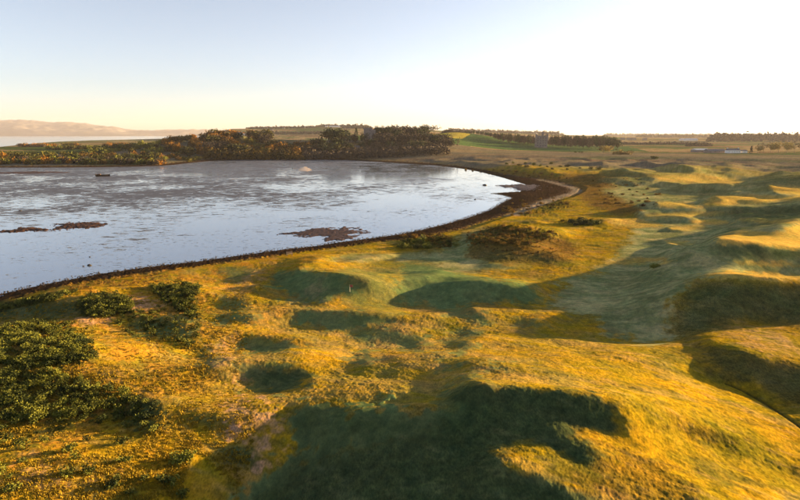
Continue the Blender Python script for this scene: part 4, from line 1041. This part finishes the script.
solo('gold', 603, 790, 144.0, 1.5, 'yellow willow thicket, left of the pair at the end of the wood', 'willow', 'willow')
solo('gold', 609, 780, 144.2, 1.5, 'yellow willow thicket beside the left one, right of the pair at the wood end', 'willow', 'willow')
for (u, d, w, lab) in ((615, 712, 1.5, 'low tawny willow bush, leftmost of four in front of the wood end'), (620, 705, 1.6, 'low tawny willow bush, second from left of four before the wood end'), (625, 702, 1.6, 'low tawny willow bush, third from left of four before the wood end'), (630, 705, 1.3, 'low tawny willow bush, rightmost of four before the wood end')):
    p = at(u, d); bush(bush_mesh(1.0, .8, M_YEL, 60, 5, .3, int(u)), p[0], p[1], 5.4 * w / 1.5, lab, None, 'willow', 'willow', .85)
for u in (576, 579.5, 582.5):
    p = at(u, 815); bush(FARB[0], p[0], p[1], 2.6, 'low dark shrub on the flat between bare tree and willows', 'low dark shrubs by the bare tree', 'shrub', 'shrub', .6)
# right edge avenue
for k, (u, d, tv, key) in enumerate(((757, 815, 143.8, 'gold'), (763, 820, 142, 'bare_a'), (770, 815, 140.6, 'gold'), (778, 818, 140.2, 'gold'), (786, 812, 139.8, 'gold'), (794, 815, 140.5, 'bare_a'), (801, 812, 141, 'gold'), (809, 815, 140.5, 'bare_a'), (818, 812, 141, 'gold'))):
    names = ['shortest golden tree, left end of the row at the right edge', 'grey brown tree, second in the row at the right edge', 'golden tree, third in the row at the right edge', 'golden tree, fourth in the row at the right edge',
             'tallest golden tree, fifth in the row at the right edge', 'bare tree, sixth in the row at the right edge', 'golden tree cut by the right edge of the view', 'bare tree just past the right edge of the row', 'golden tree at the far right end of the row']
    solo(key, u, d, tv, 1.0, names[k])
solo('pine', 750.5, 800, 145.3, .8, 'dark pointed conifer beside the white farmhouse', 'conifer')
# distant woods that read as one mass
def far_wood(name, u0, u1, d, h, seed, label, mat, depth=80, n=500, size=5.0):
    rg = np.random.default_rng(seed); u = rg.uniform(u0, u1, n); dd = d + rg.uniform(0, depth, n); x = (u - 400) / FPX * dd * CP * 1.02; y = dd
    z = ground_z(x, y); ht = h * (1 + .16 * np.sin(u * .9 + seed) + .12 * rg.normal(0, 1, n)) * np.clip(np.minimum((u - u0), (u1 - u)) / 4, .3, 1)
    c = np.stack([x, y, z + ht * rg.uniform(.15, .95, n)], 1)
    V, F = cards(c, size, size * .35, 6, 0, seed); o = link(name, mesh_np(name, V, F, mat, smooth=False)); tag(o, label, kind='stuff')
far_wood('dark_thicket', 300, 449, 672, 9, 21, 'dark leafless thicket along the front of the central wood', M_TWIG, 75, 2600, 2.2)
far_wood('autumn_thicket', 206, 306, 664, 10, 22, 'olive and orange thicket along the front of the rounded wood', leaf_mat('thicket_leaf', (0.022, 0.022, 0.005), (0.20, 0.105, 0.012), 0.06), 90, 2200, 2.4)
far_wood('far_wood', 702, 860, 2050, 26, 2, 'long dark wood on the plain behind the white farmhouse', M_TWIG, 150, 1500, 8)
far_wood('far_wood', 632, 708, 3700, 14, 3, 'thin dark wood on the horizon right of the long wood', M_TWIG, 300, 500, 12)
far_wood('far_wood', 600, 860, 6200, 22, 4, 'hazy wood along the horizon at the right', M_TWIG, 600, 1500, 22)
far_wood('far_wood', 445, 560, 3500, 14, 5, 'hazy wood on the hill behind the tower house', M_TWIG, 300, 700, 12)
far_wood('far_hedge', 317, 348, 3300, 13, 6, 'dark hedge line on top of the village hill', M_TWIG, 60, 260, 10)
far_wood('far_hedge', 344, 372, 2900, 14, 7, 'dark wood on the hill behind the conifer', M_TWIG, 60, 260, 10)
far_wood('far_hedge', 262, 330, 2500, 7, 8, 'brown hedge across the lower village field', M_TWIG, 30, 320, 8)
far_wood('far_hedge', 250, 320, 2950, 7, 9, 'brown hedge across the upper village field', M_TWIG, 30, 320, 8)
far_wood('far_hedge', 228, 262, 1540, 2.5, 10, 'orange scrub below the white cottage', M_GORSE_O, 40, 260, 4)
far_wood('far_hedge', 682, 706, 1300, 6, 12, 'dark thicket left of the long farm sheds', M_TWIG, 40, 260, 5)
far_wood('far_hedge', 560, 600, 1650, 5, 13, 'low hedge far behind the willows', M_TWIG, 40, 160, 6)
far_wood('far_hedge', 614, 690, 1500, 4.5, 14, 'thin dark hedge on the pale plain', M_TWIG, 40, 360, 5)
print('plants', round(time.time() - T0, 1))

# ================================================================ buildings
M_STONE = simple_mat('grey_sandstone', (0.24, 0.20, 0.18), scale=.35, rough=.9, col2=(0.15, 0.125, 0.115), detail=6)
M_WHITE = simple_mat('white_render', (0.72, 0.70, 0.66), scale=.4, rough=.8, var=.08)
M_SLATE = simple_mat('slate', (0.10, 0.10, 0.11), scale=.8, rough=.5, col2=(0.06, 0.06, 0.07))
M_TIN = simple_mat('pale_roof_sheet', (0.42, 0.43, 0.43), scale=.3, rough=.4, var=.12)
M_GLASS, _t, _p = nt('dark_window'); _p.inputs['Base Color'].default_value = (0.02, 0.025, 0.03, 1); _p.inputs['Roughness'].default_value = .08
M_WOOD = simple_mat('weathered_wood', (0.34, 0.24, 0.15), scale=6, rough=.8, var=.2)
M_PINK = simple_mat('red_cloth', (0.28, 0.07, 0.06), scale=4, rough=.8, var=.1)
M_POLE = simple_mat('flagstick_paint', (0.75, 0.68, 0.55), scale=4, rough=.5, var=.05)
def box(bm, x0, x1, y0, y1, z0, z1):
    vs = [bm.verts.new((x, y, z)) for z in (z0, z1) for x, y in ((x0, y0), (x1, y0), (x1, y1), (x0, y1))]
    for f in ((0, 1, 2, 3)[::-1], (4, 5, 6, 7), (0, 1, 5, 4), (1, 2, 6, 5), (2, 3, 7, 6), (3, 0, 4, 7)): bm.faces.new([vs[i] for i in f])
def gable(bm, x0, x1, y0, y1, z0, z1, over=.3):
    ym = (y0 + y1) / 2; a = [(x0 - over, y0 - over, z0), (x1 + over, y0 - over, z0), (x1 + over, y1 + over, z0), (x0 - over, y1 + over, z0)]
    v = [bm.verts.new(p) for p in a] + [bm.verts.new((x0 - over, ym, z1)), bm.verts.new((x1 + over, ym, z1))]
    for f in ((0, 1, 5, 4), (2, 3, 4, 5), (0, 4, 3), (1, 2, 5), (3, 2, 1, 0)): bm.faces.new([v[i] for i in f])
def part(name, fn, mat, parent):
    bm = bmesh.new(); fn(bm); return link(name, bm_mesh(name, bm, mat), parent)
def root(name, x, y, z, rz, label, cat, group=None):
    o = bpy.data.objects.new(name, None); C.objects.link(o); o.location = (x, y, z); o.rotation_euler = (0, 0, rz); o.empty_display_size = 1; tag(o, label, cat, group); return o
def win(parent, x, y, z, w, h, mat=None):
    f = part('window', lambda bm: box(bm, x - w / 2, x + w / 2, y - .12, y + .05, z, z + h), M_STONE if mat is None else mat, parent)
    part('pane', lambda bm: box(bm, x - w * .38, x + w * .38, y - .16, y - .121, z + h * .1, z + h * .9), M_GLASS, f)
# tower house
x, y, _ = at(541.3, 1035); z = gz(x, y)
tw = root('tower_house', x, y, z, -.25, 'tall grey stone tower house with battlements and a stair turret by the long wood', 'castle')
zt = CAM_H + (134.7 - 135.0) / 540 * 1035 - z; W2 = 10.5
part('main_block', lambda bm: (box(bm, -W2, W2, 0, 15, -1, zt - 2), box(bm, -W2 - .5, W2 + .5, -.5, 15.5, zt - 2, zt - 1.2)), M_STONE, tw)
for i in range(9): part('merlon', (lambda xx: lambda bm: box(bm, xx, xx + 1.3, -.4, .4, zt - 1.2, zt + .4))(-W2 - .2 + i * 2.42), M_STONE, tw)
def turret(bm, cx, cy, r, z0, z1, n=12):
    limb(bm, (cx, cy, z0), (cx, cy, z1), r, r, n)
part('left_wing', lambda bm: box(bm, -W2 - 2.2, -W2 - .02, 2, 10, -1, zt - 5), M_STONE, tw)
part('stair_turret', lambda bm: (box(bm, -1.2, 3.2, 4, 9, zt - 1.1, zt + 5.6), box(bm, -1.5, 3.5, 3.7, 9.3, zt + 5.6, zt + 6.2)), M_STONE, tw)
for cx in (-W2, W2): part('corner_turret', (lambda c: lambda bm: (turret(bm, c, 0, 1.7, zt * .55, zt + 1.4), turret(bm, c, 0, 2.0, zt + 1.4, zt + 2.0)))(cx), M_STONE, tw)
part('chimney', lambda bm: box(bm, 6.5, 8.6, 8, 10, zt - 1.1, zt + 2.4), M_STONE, tw)
for r_ in range(4):
    for c_ in range(4): win(tw, -7.2 + c_ * 4.8, 0, 3 + r_ * (zt - 7) / 3.6, 1.3, 2.1)
# ruin on the hill
x, y, _ = at(370.2, 872); z = gz(x, y); zt = CAM_H + (134.7 - 128.4) / 540 * 872 - z
ru = root('ruined_castle', x, y, z, .15, 'roofless grey stone castle ruin on the wooded hill', 'ruin')
part('front_wall', lambda bm: (box(bm, -9, -3, 0, 1.4, -1, zt - .6), box(bm, -2.98, 4, 0, 1.4, -1, zt), box(bm, 4.02, 9, 0, 1.4, -1, zt - 2.4)), M_STONE, ru)
part('side_wall', lambda bm: (box(bm, -9, -7.6, 1.42, 9, -1, zt - 2), box(bm, 7.6, 9, 1.42, 9, -1, zt - 4)), M_STONE, ru)
part('back_wall', lambda bm: (box(bm, -9, 2, 9.02, 10.4, -1, zt + .6), box(bm, 2.02, 9, 9.02, 10.4, -1, zt - 2.5)), M_STONE, ru)
for i, (wx, wz) in enumerate(((-6, .45), (0, .5), (5.6, .4), (0, .78))): win(ru, wx, 0, zt * wz, 1.1, 1.9)
# white cottage on the skyline left
def cottage(name, u, d, w, wallh, roofh, depth, wm, rm, label, cat='house', rz=0.1, nw=3, ch=True, zoff=0):
    x, y, _ = at(u, d); z = gz(x, y) + zoff
    o = root(name, x, y, z, rz, label, cat)
    part('wall', lambda bm: (box(bm, -w / 2, w / 2, 0, depth, -2, wallh),), wm, o)
    rf = part('roof', lambda bm: gable(bm, -w / 2, w / 2, 0, depth, wallh + .01, wallh + roofh), rm, o)
    if ch:
        for s_ in (-1, 1): part('chimney', (lambda s: lambda bm: box(bm, s * (w / 2 - .9) - .5, s * (w / 2 - .9) + .5, depth / 2 - .5, depth / 2 + .5, wallh + roofh - .7, wallh + roofh + 1.1))(s_), wm, rf)
    for i in range(nw): win(o, -w / 2 + w * (i + .5) / nw, 0, wallh * .35, 1.0, 1.2, wm)
    return o
cottage('cottage', 240.8, 1500, 13, 5.5, 3.5, 8, M_WHITE, M_SLATE, 'white cottage with dark slate roof on the left skyline', rz=.3)
cottage('cottage', 245.6, 1515, 12, 3.5, 4.0, 9, M_STONE, M_TIN, 'stone cottage with pale roof beside the white cottage', rz=.2)
cottage('cottage', 230.5, 1600, 34, 3.0, 3.0, 8, M_STONE, M_SLATE, 'long dark-roofed steading on the skyline left of the white cottage', 'steading', nw=5)
for i, (u, d, w, lab) in enumerate(((272, 2700, 14, 'grey cottage, left one on the village hillside'), (284, 2900, 12, 'grey cottage below the skyline monument, left side'), (335, 3050, 60, 'long pale sheds on top of the village hill'), (327, 3080, 16, 'small pale house left of the long hilltop sheds'), (345, 3060, 16, 'small pale house right of the long hilltop sheds'), (311, 3000, 14, 'dark cottage right of the skyline monument'))):
    cottage('cottage', u, d, w, 4.5, 3.5, 9, M_WHITE if i in (2, 3, 4) else M_STONE, M_SLATE if i != 2 else M_TIN, lab, nw=2)
x, y, _ = at(303, 3250); z = gz(x, y)
mo = root('monument', x, y, z, 0, 'small stone monument tower on the village skyline', 'monument')
part('shaft', lambda bm: (box(bm, -5, 5, 0, 10, -2, 3), box(bm, -3.4, 3.4, 1.6, 8.4, 3, 14)), M_STONE, mo)
part('spire', lambda bm: limb(bm, (0, 5, 14.01), (0, 5, 22), 4.2, .3, 6), M_SLATE, mo)
cottage('cottage', 357, 742, 7, 3.4, 2.4, 5, M_WHITE, M_SLATE, 'low whitewashed cottage among dark trees below the ruin', rz=-.1, nw=2, ch=False, zoff=5.5)
# farm at the right
cottage('farmhouse', 734, 812, 19, 4.2, 2.6, 8, M_WHITE, M_SLATE, 'white farmhouse on the far flat at the right', 'farmhouse', nw=5)
cottage('farm_shed', 717, 825, 29, 2.6, 3.2, 12, M_STONE, M_SLATE, 'long low dark-roofed farm shed left of the white farmhouse', 'shed', nw=4, ch=False)
cottage('farm_shed', 702.5, 850, 22, 3.4, 2.4, 14, M_STONE, M_TIN, 'farm shed with a pale sheet roof at the left end of the farm', 'shed', nw=3, ch=False)
cottage('farm_shed', 744.5, 818, 8, 3, 1.8, 7, M_WHITE, M_SLATE, 'small white outbuilding right of the farmhouse', 'shed', nw=1, ch=False)
cottage('farm_shed', 692, 2200, 50, 5, 5, 20, M_WHITE, M_TIN, 'big pale shed on the distant plain left of the farm', 'shed', nw=4, ch=False)
cottage('farm_shed', 684, 2250, 26, 5, 4, 16, M_WHITE, M_TIN, 'smaller pale shed beside the big shed on the distant plain', 'shed', nw=2, ch=False)
for i, (u, lab) in enumerate(((623, 'distant dark cottage, leftmost of four on the plain'), (629, 'distant dark cottage, second of four on the plain'), (634, 'distant dark cottage, third of four on the plain'), (645, 'distant dark cottage, rightmost of four on the plain'))):
    cottage('cottage', u, 2300, 18, 5, 5, 9, M_STONE, M_SLATE, lab, nw=2)
# post in the field
x, y, _ = at(459.3, 960); z = gz(x, y); po = root('pole', x, y, z, 0, 'dark wooden pole standing at the edge of the green field', 'pole')
part('shaft', lambda bm: limb(bm, (0, 0, -.5), (0, 0, 9.5), .45, .32, 8), M_BARK, po); part('crossarm', lambda bm: box(bm, -1.2, 1.2, -.1, .1, 8.3, 8.6), M_BARK, po)

# ================================================================ things on the links and on the shore
# flag on the green
x, y, z = on_px(350, 292.6); fl = root('golf_flag', x, y, z, 0, 'pink red flag on a pale stick on the shaded green', 'golf flag'); fl.scale = (.75, .75, .75)
part('flagstick', lambda bm: limb(bm, (0, 0, -.1), (0, 0, 1.75), .035, .025, 8), M_POLE, fl)
def flag(bm):
    n = 8; rows = []
    for j in range(4):
        rows.append([bm.verts.new((i / n * .62, .06 * math.sin(i * 1.1) * i / n, 1.72 - j * .17 - .10 * (i / n) ** 1.5)) for i in range(n + 1)])
    for j in range(3):
        for i in range(n): bm.faces.new((rows[j][i], rows[j][i + 1], rows[j + 1][i + 1], rows[j + 1][i]))
f_ = part('flag', flag, M_PINK, fl); sm = f_.modifiers.new('cloth', 'SOLIDIFY'); sm.thickness = .012
part('hole_cup', lambda bm: limb(bm, (0, 0, -.06), (0, 0, .012), .09, .09, 12), M_GLASS, fl)
# bench box above the beach
x, y, z = on_px(289.7, 256.0); be = root('bench', x, y, z, .35, 'pale wooden bench facing the links above the beach', 'bench')
for k in range(3): part('slat', (lambda q: lambda bm: box(bm, -.75, .75, -.1 + q * .16, .03 + q * .16, .43, .47))(k), M_WOOD, be)
for k in range(3): part('backrest_slat', (lambda q: lambda bm: box(bm, -.75, .75, .38, .42, .55 + q * .16, .67 + q * .16))(k), M_WOOD, be)
for s_ in (-1, 1):
    part('leg', (lambda s: lambda bm: (box(bm, s * .62 - .05, s * .62 + .05, -.1, -.02, -.05, .43), box(bm, s * .62 - .05, s * .62 + .05, .43, .51, -.05, 1.02), box(bm, s * .62 - .05, s * .62 + .05, -.02, .43, .36, .42)))(s_), M_WOOD, be)
# beached boat on the mud
x, y = g0(103, 176.2); bo = root('beached_boat', x, y, .0, .12, 'old dark brown wooden boat lying on the mud near the far shore', 'boat')
M_HULL = simple_mat('old_hull', (0.11, 0.06, 0.03), scale=2, rough=.6, bmp=.02, col2=(0.03, 0.02, 0.015)); M_DECK = simple_mat('grey_deck', (0.16, 0.13, 0.10), scale=3, rough=.8)
def hull(bm, Lh=5.0, Bm=1.5, Hh=1.15):
    st = 13; prof = []
    for i in range(st):
        q = i / (st - 1); w = Bm * (math.sin(math.pi * min(1, q * 1.08 + .12) ** .9) ** .6 if q < .93 else .25 * (1 - q) / .07); sh = Hh * (1 + .28 * (2 * q - .9) ** 2)
        w = max(w, .03); xx = -Lh + 2 * Lh * q
        prof.append([bm.verts.new((xx, s * w * k, zz)) for s, k, zz in ((-1, 1, sh), (-1, .9, sh * .55), (-1, .5, .12), (0, 0, -.12), (1, .5, .12), (1, .9, sh * .55), (1, 1, sh))])
    for a, b in zip(prof, prof[1:]):
        for j in range(6): bm.faces.new((a[j], b[j], b[j + 1], a[j + 1]))
    bm.faces.new(prof[0])
part('hull', hull, M_HULL, bo)
part('deck', lambda bm: box(bm, -4.2, 3.2, -1.05, 1.05, .85, .97), M_DECK, bo)
part('wheelhouse', lambda bm: box(bm, -3.4, -1.6, -.7, .7, .971, 1.7), M_HULL, bo)

# ================================================================ the air
bm = bmesh.new(); box(bm, -14000, 14000, -600, 17500, -6, 430)
hz = link('haze', bm_mesh('haze', bm, bpy.data.materials.new('haze_air'))); tag(hz, kind='stuff')
hm = hz.data.materials[0]; hm.use_nodes = True; ht = hm.node_tree; ht.nodes.clear()
pv = ht.nodes.new('ShaderNodeVolumePrincipled'); pv.inputs['Density'].default_value = HAZE; pv.inputs['Color'].default_value = (0.72, 0.71, 0.85, 1); pv.inputs['Anisotropy'].default_value = 0.2
ho = ht.nodes.new('ShaderNodeOutputMaterial'); ht.links.new(pv.outputs[0], ho.inputs['Volume'])
print('done', round(time.time() - T0, 1), 'objects', len(bpy.data.objects))
